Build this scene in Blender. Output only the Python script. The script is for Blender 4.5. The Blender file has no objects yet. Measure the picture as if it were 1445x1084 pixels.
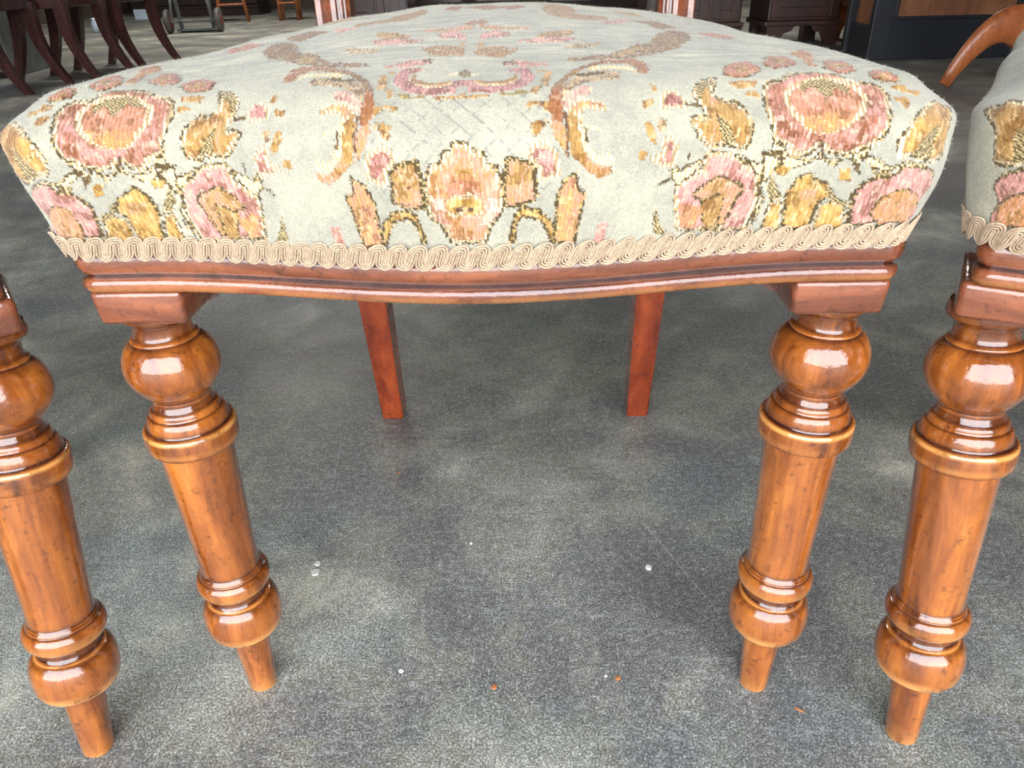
import bpy, bmesh, math, random
import numpy as np
from mathutils import Vector, Matrix
random.seed(7)
R = math.radians
scene = bpy.context.scene
col = scene.collection

# ------------------------------------------------------------------ camera
CAM = (0.025, -0.3834, 0.4835); YAW, PITCH, ROLL, F = -0.0351, 0.5165, -0.0292, 1040.0
cd = bpy.data.cameras.new('camera'); cam = bpy.data.objects.new('camera', cd); col.objects.link(cam)
fw = Vector((math.sin(YAW) * math.cos(PITCH), math.cos(YAW) * math.cos(PITCH), -math.sin(PITCH)))
rt = Vector((math.cos(YAW), -math.sin(YAW), 0)); up = rt.cross(fw)
r2 = rt * math.cos(ROLL) + up * math.sin(ROLL); u2 = -rt * math.sin(ROLL) + up * math.cos(ROLL)
M = Matrix((r2, u2, -fw)).transposed().to_4x4(); M.translation = Vector(CAM)
cam.matrix_world = M
cd.sensor_fit = 'HORIZONTAL'; cd.sensor_width = 36; cd.lens = F / 1445 * 36
cd.clip_start = 0.02; cd.clip_end = 200
scene.camera = cam

# ------------------------------------------------------------------ sky and exposure
w = bpy.data.worlds.new('World'); scene.world = w; w.use_nodes = True
nt = w.node_tree; nt.nodes.clear()
wo = nt.nodes.new('ShaderNodeOutputWorld'); bg = nt.nodes.new('ShaderNodeBackground')
tc = nt.nodes.new('ShaderNodeTexCoord'); sp = nt.nodes.new('ShaderNodeSeparateXYZ')
cr = nt.nodes.new('ShaderNodeValToRGB')
nt.links.new(tc.outputs['Generated'], sp.inputs[0]); nt.links.new(sp.outputs['Z'], cr.inputs[0])
e = cr.color_ramp.elements
e[0].position = 0.0; e[0].color = (0.97, 0.97, 0.98, 1)
e[1].position = 0.7; e[1].color = (0.80, 0.88, 1.0, 1)
nt.links.new(cr.outputs[0], bg.inputs[0]); bg.inputs[1].default_value = 8.3
nt.links.new(bg.outputs[0], wo.inputs[0])
vs = scene.view_settings
vs.view_transform = 'Standard'; vs.look = 'None'; vs.gamma = 1.0; vs.use_curve_mapping = False
vs.exposure = 0.06

# added fill lights, no visible source, to brighten the rear of the shop
for (lx, ly, en) in ((-2.5, 7.2, 130), (2.6, 7.4, 60)):
    ld = bpy.data.lights.new('rear_fill_light', 'AREA'); ld.shape = 'RECTANGLE'; ld.size = 1.2; ld.size_y = .3; ld.energy = en; ld.color = (1, .96, .9)
    lo = bpy.data.objects.new('rear_fill_light', ld); lo.location = (lx, ly, 3.3); col.objects.link(lo)

# ------------------------------------------------------------------ helpers
def tag(o, label=None, cat=None, group=None, kind=None):
    if label: o['label'] = label
    if cat: o['category'] = cat
    if group: o['group'] = group
    if kind: o['kind'] = kind
    return o
def empty(name, loc=(0, 0, 0), rz=0):
    o = bpy.data.objects.new(name, None); o.empty_display_size = .05
    o.location = loc; o.rotation_euler = (0, 0, rz); col.objects.link(o); return o
def link(name, me, mat=None, parent=None, smooth=False):
    if mat: me.materials.append(mat)
    if smooth: me.polygons.foreach_set('use_smooth', [True] * len(me.polygons))
    o = bpy.data.objects.new(name, me); col.objects.link(o)
    if parent: o.parent = parent
    return o
def copy_tree(o, parent=None):
    c = o.copy(); col.objects.link(c)
    if parent: c.parent = parent
    for ch in list(o.children): copy_tree(ch, c)
    return c
class MB:
    """collects vertices and faces, one mesh"""
    def __init__(s): s.v = []; s.f = []; s.g = []
    def add(s, vs_, fs, g=None):
        n = len(s.v); s.v += [tuple(p) for p in vs_]; s.f += [tuple(i + n for i in f) for f in fs]
        s.g += list(g) if g is not None else [0.0] * len(vs_)
        return s
    def box(s, a, b, bev=0.0, mtx=None):
        bm = bmesh.new(); bmesh.ops.create_cube(bm, size=1)
        for v in bm.verts:
            v.co = Vector([(a[i] + b[i]) / 2 + v.co[i] * (b[i] - a[i]) for i in range(3)])
        if bev: bmesh.ops.bevel(bm, geom=bm.edges[:], offset=bev, segments=2, affect='EDGES', profile=.6)
        if mtx:
            bmesh.ops.transform(bm, matrix=mtx, verts=bm.verts[:])
        bm.verts.index_update(); s.add([v.co for v in bm.verts], [[v.index for v in f.verts] for f in bm.faces]); bm.free(); return s
    def sweep(s, pts, rad, n=10, sec=None, cap=True, g=None):
        """tube/beam along pts; rad number or list; sec = list of (a,b) section points"""
        pts = [Vector(p) for p in pts]; m = len(pts)
        if not hasattr(rad, '__len__'): rad = [rad] * m
        sec = sec or [(math.cos(t * 2 * PI / n), math.sin(t * 2 * PI / n)) for t in range(n)]
        k = len(sec); vs_ = []; prev = None
        for i in range(m):
            t = (pts[min(i + 1, m - 1)] - pts[max(i - 1, 0)]).normalized()
            if prev is None:
                a = Vector((0, 1, 0)) if abs(t.y) < .9 else Vector((1, 0, 0))
                x = (a - t * a.dot(t)).normalized()
            else: x = (prev - t * prev.dot(t)).normalized()
            prev = x; y = t.cross(x)
            for (p, q) in sec: vs_.append(pts[i] + (x * p + y * q) * rad[i])
        fs = [(i * k + j, i * k + (j + 1) % k, (i + 1) * k + (j + 1) % k, (i + 1) * k + j) for i in range(m - 1) for j in range(k)]
        if cap: fs += [tuple(reversed(range(k))), tuple((m - 1) * k + j for j in range(k))]
        return s.add(vs_, fs)
    def lathe(s, prof, n=48, c=(0, 0, 0), g=None):
        m = len(prof); vs_ = []
        for (r, z) in prof:
            for j in range(n):
                a = 2 * PI * j / n; vs_.append((c[0] + r * math.cos(a), c[1] + r * math.sin(a), c[2] + z))
        fs = [(i * n + j, i * n + (j + 1) % n, (i + 1) * n + (j + 1) % n, (i + 1) * n + j) for i in range(m - 1) for j in range(n)]
        fs += [tuple(reversed(range(n))), tuple((m - 1) * n + j for j in range(n))]
        gg = None if g is None else [x for x in g for _ in range(n)]
        return s.add(vs_, fs, gg)
    def prism(s, poly, y0, y1, axis='y'):
        k = len(poly)
        P = (lambda a, b, d: (a, d, b)) if axis == 'y' else ((lambda a, b, d: (d, a, b)) if axis == 'x' else (lambda a, b, d: (a, b, d)))
        vs_ = [P(a, b, y0) for a, b in poly] + [P(a, b, y1) for a, b in poly]
        fs = [(j, (j + 1) % k, k + (j + 1) % k, k + j) for j in range(k)] + [tuple(reversed(range(k))), tuple(range(k, 2 * k))]
        return s.add(vs_, fs)
    def build(s, name, mat, parent=None, smooth=False, angle=None, grime=False):
        me = bpy.data.meshes.new(name); me.from_pydata(s.v, [], s.f)
        bm = bmesh.new(); bm.from_mesh(me); bmesh.ops.recalc_face_normals(bm, faces=bm.faces[:])
        if angle is not None:
            for ed in bm.edges:
                if len(ed.link_faces) == 2 and ed.calc_face_angle(0) > angle: ed.smooth = False
        bm.to_mesh(me); bm.free()
        if grime:
            at = me.attributes.new('grime', 'FLOAT', 'POINT'); at.data.foreach_set('value', s.g)
        return link(name, me, mat, parent, smooth or angle is not None)
PI = math.pi

# ------------------------------------------------------------------ materials
def newmat(name):
    m = bpy.data.materials.new(name); m.use_nodes = True
    n = m.node_tree; b = n.nodes['Principled BSDF']; return m, n, b
def lin(c): return tuple(((x / 255 + .055) / 1.055) ** 2.4 if x > 10 else x / 255 / 12.92 for x in c) + (1,)
def N(n, t, **k):
    x = n.nodes.new(t)
    for a, v in k.items(): setattr(x, a, v)
    return x
def noise(n, vec, scale, detail=4, rough=.6, dist=0):
    x = N(n, 'ShaderNodeTexNoise'); x.inputs['Scale'].default_value = scale; x.inputs['Detail'].default_value = detail
    x.inputs['Roughness'].default_value = rough; x.inputs['Distortion'].default_value = dist
    if vec: n.links.new(vec, x.inputs['Vector'])
    return x.outputs['Fac']
def ramp(n, fac, stops):
    x = N(n, 'ShaderNodeValToRGB'); el = x.color_ramp.elements
    while len(el) < len(stops): el.new(.5)
    for q, (p, c) in zip(el, stops): q.position = p; q.color = c if len(c) == 4 else lin(c)
    n.links.new(fac, x.inputs[0]); return x.outputs[0]
def mixc(n, fac, a, b, mode='MIX'):
    x = N(n, 'ShaderNodeMix', data_type='RGBA', blend_type=mode)
    for s, v in ((x.inputs[0], fac), (x.inputs[6], a), (x.inputs[7], b)):
        if isinstance(v, (int, float)): s.default_value = v
        elif isinstance(v, tuple): s.default_value = v if len(v) == 4 else lin(v)
        else: n.links.new(v, s)
    return x.outputs[2]
def mth(n, op, a, b=0.0, c=None, clamp=False):
    x = N(n, 'ShaderNodeMath', operation=op, use_clamp=clamp)
    for i, v in enumerate((a, b) if c is None else (a, b, c)):
        if isinstance(v, (int, float)): x.inputs[i].default_value = v
        else: n.links.new(v, x.inputs[i])
    return x.outputs[0]
def mapping(n, scale=(1, 1, 1), loc=(0, 0, 0), rot=(0, 0, 0), coord='Object'):
    t = N(n, 'ShaderNodeTexCoord'); m = N(n, 'ShaderNodeMapping')
    m.inputs['Scale'].default_value = scale; m.inputs['Location'].default_value = loc; m.inputs['Rotation'].default_value = rot
    n.links.new(t.outputs[coord], m.inputs[0]); return m.outputs[0]
def bump(n, b, h, strength=.3, dist=.001, prev=None):
    x = N(n, 'ShaderNodeBump'); x.inputs['Strength'].default_value = strength; x.inputs['Distance'].default_value = dist
    n.links.new(h, x.inputs['Height']); 
    if prev: n.links.new(prev, x.inputs['Normal'])
    n.links.new(x.outputs[0], b.inputs['Normal']); return x.outputs[0]

def wood(name, light, mid, dark, axis=2, grime=True, rough=.16, coat=.7, scale=1.0, dent=.45):
    m, n, b = newmat(name)
    sc = [60 * scale] * 3; sc[axis] = 9 * scale
    v1 = mapping(n, tuple(sc)); v2 = mapping(n, (1, 1, 1))
    f = noise(n, v1, 1.0, 6, .65, .6)
    blot = noise(n, v2, 38 * scale, 5, .7)
    c = ramp(n, f, [(.30, dark), (.48, mid), (.66, light)])
    bl = ramp(n, blot, [(.40, (0, 0, 0, 1)), (.62, (1, 1, 1, 1))])
    c = mixc(n, mth(n, 'MULTIPLY', bl, .5), c, mid)
    dk = ramp(n, noise(n, v2, 140 * scale, 6, .75), [(.56, (0, 0, 0, 1)), (.70, (1, 1, 1, 1))])
    c = mixc(n, mth(n, 'MULTIPLY', dk, .75), c, tuple(x * .45 for x in dark))
    if grime:
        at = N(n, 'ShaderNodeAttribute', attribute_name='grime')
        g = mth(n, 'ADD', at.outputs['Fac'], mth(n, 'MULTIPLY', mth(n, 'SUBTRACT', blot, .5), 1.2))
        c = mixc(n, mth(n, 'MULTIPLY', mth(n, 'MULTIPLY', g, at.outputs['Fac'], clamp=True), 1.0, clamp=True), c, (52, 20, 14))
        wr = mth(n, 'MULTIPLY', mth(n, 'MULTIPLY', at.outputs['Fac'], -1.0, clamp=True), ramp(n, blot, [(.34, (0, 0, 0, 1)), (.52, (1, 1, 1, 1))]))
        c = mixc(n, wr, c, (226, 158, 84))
    n.links.new(c, b.inputs['Base Color'])
    b.inputs['Roughness'].default_value = rough * 1.6
    b.inputs['Coat Weight'].default_value = coat; b.inputs['Coat Roughness'].default_value = rough * .55
    rr = ramp(n, noise(n, v2, 90, 5, .7), [(.4, (rough,) * 3 + (1,)), (.7, (rough * 2.6,) * 3 + (1,))]); n.links.new(rr, b.inputs['Roughness'])
    h = mth(n, 'ADD', noise(n, v2, 120, 4, .6), mth(n, 'MULTIPLY', f, .6))
    nb = bump(n, b, h, dent, .0007)
    n.links.new(nb, b.inputs['Coat Normal'])
    return m
def plain(name, c, rough=.5, var=.25, scale=20, metal=0, coat=0, stretch=(1, 1, 1), bmp=.2):
    m, n, b = newmat(name); v = mapping(n, stretch)
    f = noise(n, v, scale, 5, .65)
    n.links.new(ramp(n, f, [(.3, tuple(x * (1 - var) for x in c)), (.7, tuple(min(255, x * (1 + var * .6)) for x in c))]), b.inputs['Base Color'])
    b.inputs['Roughness'].default_value = rough; b.inputs['Metallic'].default_value = metal; b.inputs['Coat Weight'].default_value = coat
    if bmp: bump(n, b, f, bmp, .001)
    return m
M_LEG = wood('varnished_beech', (186, 110, 44), (138, 74, 28), (66, 32, 14), rough=.1, coat=1.0)
M_RAIL = wood('varnished_beech_rail', (158, 92, 58), (118, 64, 40), (62, 32, 24), axis=0, rough=.16, coat=1.0, dent=.55)
M_REAR = wood('stained_rear_wood', (176, 80, 38), (136, 54, 24), (84, 30, 16), grime=False)
M_MAHOG = wood('dark_mahogany', (84, 46, 40), (64, 32, 28), (38, 18, 18), grime=False, rough=.25, coat=.4, scale=.4)
M_CAB = wood('brown_cabinet_wood', (74, 42, 28), (54, 28, 20), (30, 15, 11), grime=False, rough=.3, coat=.3, scale=.25)
M_ORANGE = wood('orange_satin_wood', (188, 112, 62), (160, 88, 44), (112, 58, 30), grime=False, rough=.3, coat=.3, scale=.4)
M_TAN = wood('tan_panel_wood', (150, 100, 62), (128, 80, 50), (92, 56, 36), grime=False, rough=.4, coat=.1, scale=.2)
M_BLACK = plain('black_painted_wood', (24, 27, 34), .45, .3, 8)
M_GREY = plain('grey_painted_metal', (120, 124, 122), .45, .25, 6)
M_RUBBER = plain('grey_rubber', (96, 92, 88), .7, .2, 30)
M_RED = plain('red_wheel_metal', (128, 62, 56), .5, .3, 20)
M_STOOL = plain('pine_stool_wood', (150, 88, 48), .45, .35, 12, stretch=(4, 4, .6))
M_DARK = plain('dark_underside', (40, 26, 20), .7, .3, 10)

# ------------------------------------------------------------------ concrete floor
def floor_mat():
    m, n, b = newmat('polished_concrete'); v = mapping(n)
    big = noise(n, v, 2.6, 5, .62, .5); mid = noise(n, v, 11, 6, .7, .8); fine = noise(n, v, 160, 5, .75); grit = noise(n, v, 620, 3, .7)
    c = ramp(n, big, [(.33, (162, 160, 154)), (.50, (200, 199, 192)), (.66, (232, 231, 224))])
    c = mixc(n, .27, c, ramp(n, mid, [(.36, (132, 131, 126)), (.52, (198, 197, 191)), (.68, (240, 239, 233))]))
    c = mixc(n, mth(n, 'MULTIPLY', ramp(n, noise(n, mapping(n, loc=(5, 2, 0)), 4.5, 3, .6), [(.5, (0, 0, 0, 1)), (.68, (1, 1, 1, 1))]), .3), c, (150, 170, 176))
    c = mixc(n, .8, c, ramp(n, fine, [(.28, (70, 70, 70)), (.5, (128, 128, 128)), (.74, (200, 200, 200))]), 'OVERLAY')
    c = mixc(n, .8, c, ramp(n, grit, [(.34, (38, 38, 38)), (.5, (128, 128, 128)), (.64, (232, 232, 232))]), 'OVERLAY')
    # pale hairline scuffs
    for i, (sx, sy, rot, th) in enumerate(((3, 26, .9, .74), (2.4, 22, -.7, .75), (3.5, 30, 2.1, .75))):
        s = noise(n, mapping(n, (sx, sy, 1), (i * 3.1, i, 0), (0, 0, rot)), 1.8, 3, .5, .15)
        d = mth(n, 'ABSOLUTE', mth(n, 'SUBTRACT', s, .5)); ln = mth(n, 'LESS_THAN', d, .0025)
        mk = mth(n, 'GREATER_THAN', noise(n, mapping(n, loc=(i * 7, 3, 0)), 5.5, 3, .6), .52)
        c = mixc(n, mth(n, 'MULTIPLY', mth(n, 'MULTIPLY', ln, mk), .32), c, (190, 194, 192))
    # long scratches measured on the floor
    tcn = N(n, 'ShaderNodeTexCoord')
    for (x0, y0, x1, y1, wd, st) in SCR:
        L = math.hypot(x1 - x0, y1 - y0); dx, dy = (x1 - x0) / L, (y1 - y0) / L
        s1 = N(n, 'ShaderNodeVectorMath', operation='SUBTRACT'); s1.inputs[1].default_value = (x0, y0, 0)
        ds = N(n, 'ShaderNodeVectorMath', operation='ADD'); 
        nn = N(n, 'ShaderNodeTexNoise'); nn.inputs['Scale'].default_value = 9; n.links.new(v, nn.inputs['Vector'])
        sc = N(n, 'ShaderNodeVectorMath', operation='SCALE'); sc.inputs['Scale'].default_value = .012
        n.links.new(nn.outputs['Color'], sc.inputs[0])
        n.links.new(tcn.outputs['Object'], ds.inputs[0]); n.links.new(sc.outputs[0], ds.inputs[1]); n.links.new(ds.outputs[0], s1.inputs[0])
        da = N(n, 'ShaderNodeVectorMath', operation='DOT_PRODUCT'); da.inputs[1].default_value = (dx, dy, 0); n.links.new(s1.outputs[0], da.inputs[0])
        dp = N(n, 'ShaderNodeVectorMath', operation='DOT_PRODUCT'); dp.inputs[1].default_value = (-dy, dx, 0); n.links.new(s1.outputs[0], dp.inputs[0])
        k = mth(n, 'MULTIPLY', mth(n, 'LESS_THAN', mth(n, 'ABSOLUTE', dp.outputs['Value']), wd),
                mth(n, 'MULTIPLY', mth(n, 'GREATER_THAN', da.outputs['Value'], 0), mth(n, 'LESS_THAN', da.outputs['Value'], L)))
        k = mth(n, 'MULTIPLY', k, mth(n, 'GREATER_THAN', fine, .44))
        c = mixc(n, mth(n, 'MULTIPLY', k, st), c, (176, 180, 182))
    # white paint specks
    vo = N(n, 'ShaderNodeTexVoronoi'); vo.inputs['Scale'].default_value = 34; n.links.new(v, vo.inputs['Vector'])
    spk = mth(n, 'MULTIPLY', mth(n, 'LESS_THAN', vo.outputs['Distance'], .035), mth(n, 'GREATER_THAN', noise(n, v, 27, 2), .52))
    c = mixc(n, mth(n, 'MULTIPLY', spk, .8), c, (205, 208, 205))
    n.links.new(c, b.inputs['Base Color'])
    n.links.new(ramp(n, mid, [(.3, (.38,) * 3 + (1,)), (.7, (.6,) * 3 + (1,))]), b.inputs['Roughness'])
    b.inputs['Specular IOR Level'].default_value = .5
    bump(n, b, mth(n, 'ADD', mth(n, 'MULTIPLY', grit, .5), fine), .35, .0008)
    return m
SCR = [(.125, .215, .185, .075, .0006, .5), (-.16, .06, -.175, -.03, .0012, .35), (.03, .33, .10, .20, .0005, .4), (.30, .05, .42, -.04, .0006, .45),
       (-.20, .36, -.19, .27, .0006, .35), (.22, .30, .34, .42, .0006, .4), (-.09, -.06, -.03, -.12, .0005, .4)]
def quad(name, pts, mat, kind='structure'):
    return tag(MB().add(pts, [(0, 1, 2, 3)]).build(name, mat), kind=kind)
MF = floor_mat()
tag(MB().box((-6, -2.0, -.05), (6, 12, 0)).build('floor', MF), kind='structure')
M_WALL = plain('brown_plaster', (92, 80, 72), .9, .2, 3)  # dull brown plaster, mottled at random, used for every wall
M_CEIL = plain('painted_boards', (120, 116, 108), .9, .2, 3)
M_YARD = plain('outdoor_paving', (132, 126, 118), .9, .3, 2)
tag(MB().box((-6, 12, -.05), (6, 12.2, 3.4)).build('wall_back', M_WALL), kind='structure')
tag(MB().box((-6.2, -2.0, -.05), (-6, 12.2, 3.4)).build('wall_left', M_WALL), kind='structure')
tag(MB().box((6, -2.0, -.05), (6.2, 12.2, 3.4)).build('wall_right', M_WALL), kind='structure')
tag(MB().box((-6.2, -2.2, 3.4), (6.2, 12.2, 3.5)).build('ceiling', M_CEIL), kind='structure')
tag(MB().box((-14, -14, -.07), (14, -2.0, -.02)).build('ground_outside', M_YARD), kind='structure')
DX0, DX1, DH = -2.6, 2.2, 3.0
tag(MB().box((-6.2, -2.2, -.05), (DX0, -2.0, 3.4)).box((DX1, -2.2, -.05), (6.2, -2.0, 3.4)).box((DX0, -2.2, DH), (DX1, -2.0, 3.4)).build('wall_front', M_WALL), kind='structure')
#@@PAD_BEGIN
# ------------------------------------------------------------------ seat pad surface (numpy)
def bowf(x):
    """serpentine front, 0 at the corners and 1 in the middle"""
    a = np.abs(x) / .204
    return np.where(a < .85, (0.5 + 0.5 * np.cos(np.pi * np.clip(a / .85, 0, 1))) ** 1.0, 0.0)
YF, BOW, YB = -.040, .022, .405
def railY(x): return YF - BOW * bowf(np.asarray(x, float))
def railW(y): return .204 - (np.asarray(y, float) - YF) / (YB - YF) * .030
INS = .018
def prof_curve(ov, n):
    """(offset, z) from the top edge out and down to the braid"""
    P = np.array([(-.012, .4425), (0, .4405), (.012, .4375), (.0215, .4310), (INS + ov * .93, .4220), (INS + ov, .4120), (INS + ov * .93, .3985), (INS + ov * .72, .3850), (INS + ov * .45, .3700), (INS + ov * .05, .3580)])
    out = []; m = len(P) - 3
    for t in np.linspace(0, m, n):
        i = min(int(t), m - 1); u = t - i; a, b, c, d = P[i:i + 4]
        out.append(.5 * ((2 * b) + (-a + c) * u + (2 * a - 5 * b + 4 * c - d) * u * u + (-a + 3 * b - 3 * c + d) * u ** 3))
    return np.array(out)
def top_z(p, q): return .4405 + .0205 * (1 - np.abs(p) ** 1.8) * (1 - np.abs(q) ** 2.2)
def pad_mesh(nx, ny, nk, nfan=80, nside=160):
    """returns verts, faces, fabric coordinates F (flat sheet), region id"""
    us = np.linspace(-1, 1, nx)
    # rows packed towards the front
    t = np.linspace(0, 1, ny); vsn = .35 * t + .65 * t * t
    U, V = np.meshgrid(us, vsn)
    yb = YB - INS; ys_ = (railY(U * (.204 - INS)) + INS)
    Y = ys_ + (yb - ys_) * V
    X = U * (railW(Y) - INS)
    Z = top_z(U, 2 * V - 1)
    verts = [np.stack([X, Y, Z], -1).reshape(-1, 3)]; FF = [np.stack([X, Y], -1).reshape(-1, 2)]
    idx = np.arange(nx * ny).reshape(ny, nx)
    faces = [np.stack([idx[:-1, :-1], idx[:-1, 1:], idx[1:, 1:], idx[1:, :-1]], -1).reshape(-1, 4)]
    # skirt: walk front (left to right), corner, right side, corner, back, corner, left side, corner
    base = []; nor = []; ov = []; own = []
    def addpt(i, n_, o): base.append(verts[0][i]); nor.append(n_); ov.append(o); own.append(i)
    def fan(i, a0, a1, o, k=nfan):
        for a in np.linspace(a0, a1, k + 2)[1:-1]: addpt(i, (math.cos(a), math.sin(a)), o)
    A0 = -math.pi / 2
    sa = math.atan2(.030, YB - YF)
    for j in range(nx):
        x = X[0, j]; d = (railY(x + 1e-4) - railY(x - 1e-4)) / 2e-4
        l = math.hypot(1, d); a = abs(us[j])
        addpt(idx[0, j], (d / l, -1 / l), .013 + .004 * a ** 3)
    fan(idx[0, -1], A0, sa, .017)
    for j in np.unique(np.linspace(0, ny - 1, nside).astype(int)): addpt(idx[j, -1], (math.cos(sa), math.sin(sa)), .016 - .004 * vsn[j])
    fan(idx[-1, -1], sa, math.pi / 2, .012)
    for j in range(nx - 1, -1, -8): addpt(idx[-1, j], (0, 1), .012)
    fan(idx[-1, 0], math.pi / 2, math.pi - sa, .012)
    for j in np.unique(np.linspace(0, ny - 1, nside).astype(int))[::-1]: addpt(idx[j, 0], (-math.cos(sa), math.sin(sa)), .016 - .004 * vsn[j])
    fan(idx[0, 0], math.pi - sa, math.pi * 1.5, .017)
    base = np.array(base); nor = np.array(nor); ov = np.array(ov); m = len(base)
    rows = np.zeros((nk, m, 3)); FR = np.zeros((nk, m, 2)); cache = {}
    for i in range(m):
        key = round(float(ov[i]), 5)
        if key not in cache:
            pc = prof_curve(key, nk + 1); L = np.concatenate([[0], np.cumsum(np.hypot(*np.diff(pc, axis=0).T))]); cache[key] = (pc[1:], L[1:])
        pc, L = cache[key]
        dz = base[i, 2] - .4405
        rows[:, i, :2] = base[i, :2] + nor[i] * pc[:, :1]
        rows[:, i, 2] = pc[:, 1] + dz
        FR[:, i] = base[i, :2] + nor[i] * L[:, None]
    n0 = nx * ny
    verts.append(rows.reshape(-1, 3)); FF.append(FR.reshape(-1, 2))
    own = np.array(own); ring0 = own; fs = []
    nxt = np.roll(np.arange(m), -1)
    r1 = n0 + np.arange(m)
    fs.append(np.stack([ring0, r1, r1[nxt], ring0[nxt]], -1))
    for k in range(nk - 1):
        a = n0 + k * m + np.arange(m); b = a + m
        fs.append(np.stack([a, b, b[nxt], a[nxt]], -1))
    faces += fs
    return np.concatenate(verts), np.concatenate(faces), np.concatenate(FF), base, nor, ov
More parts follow.
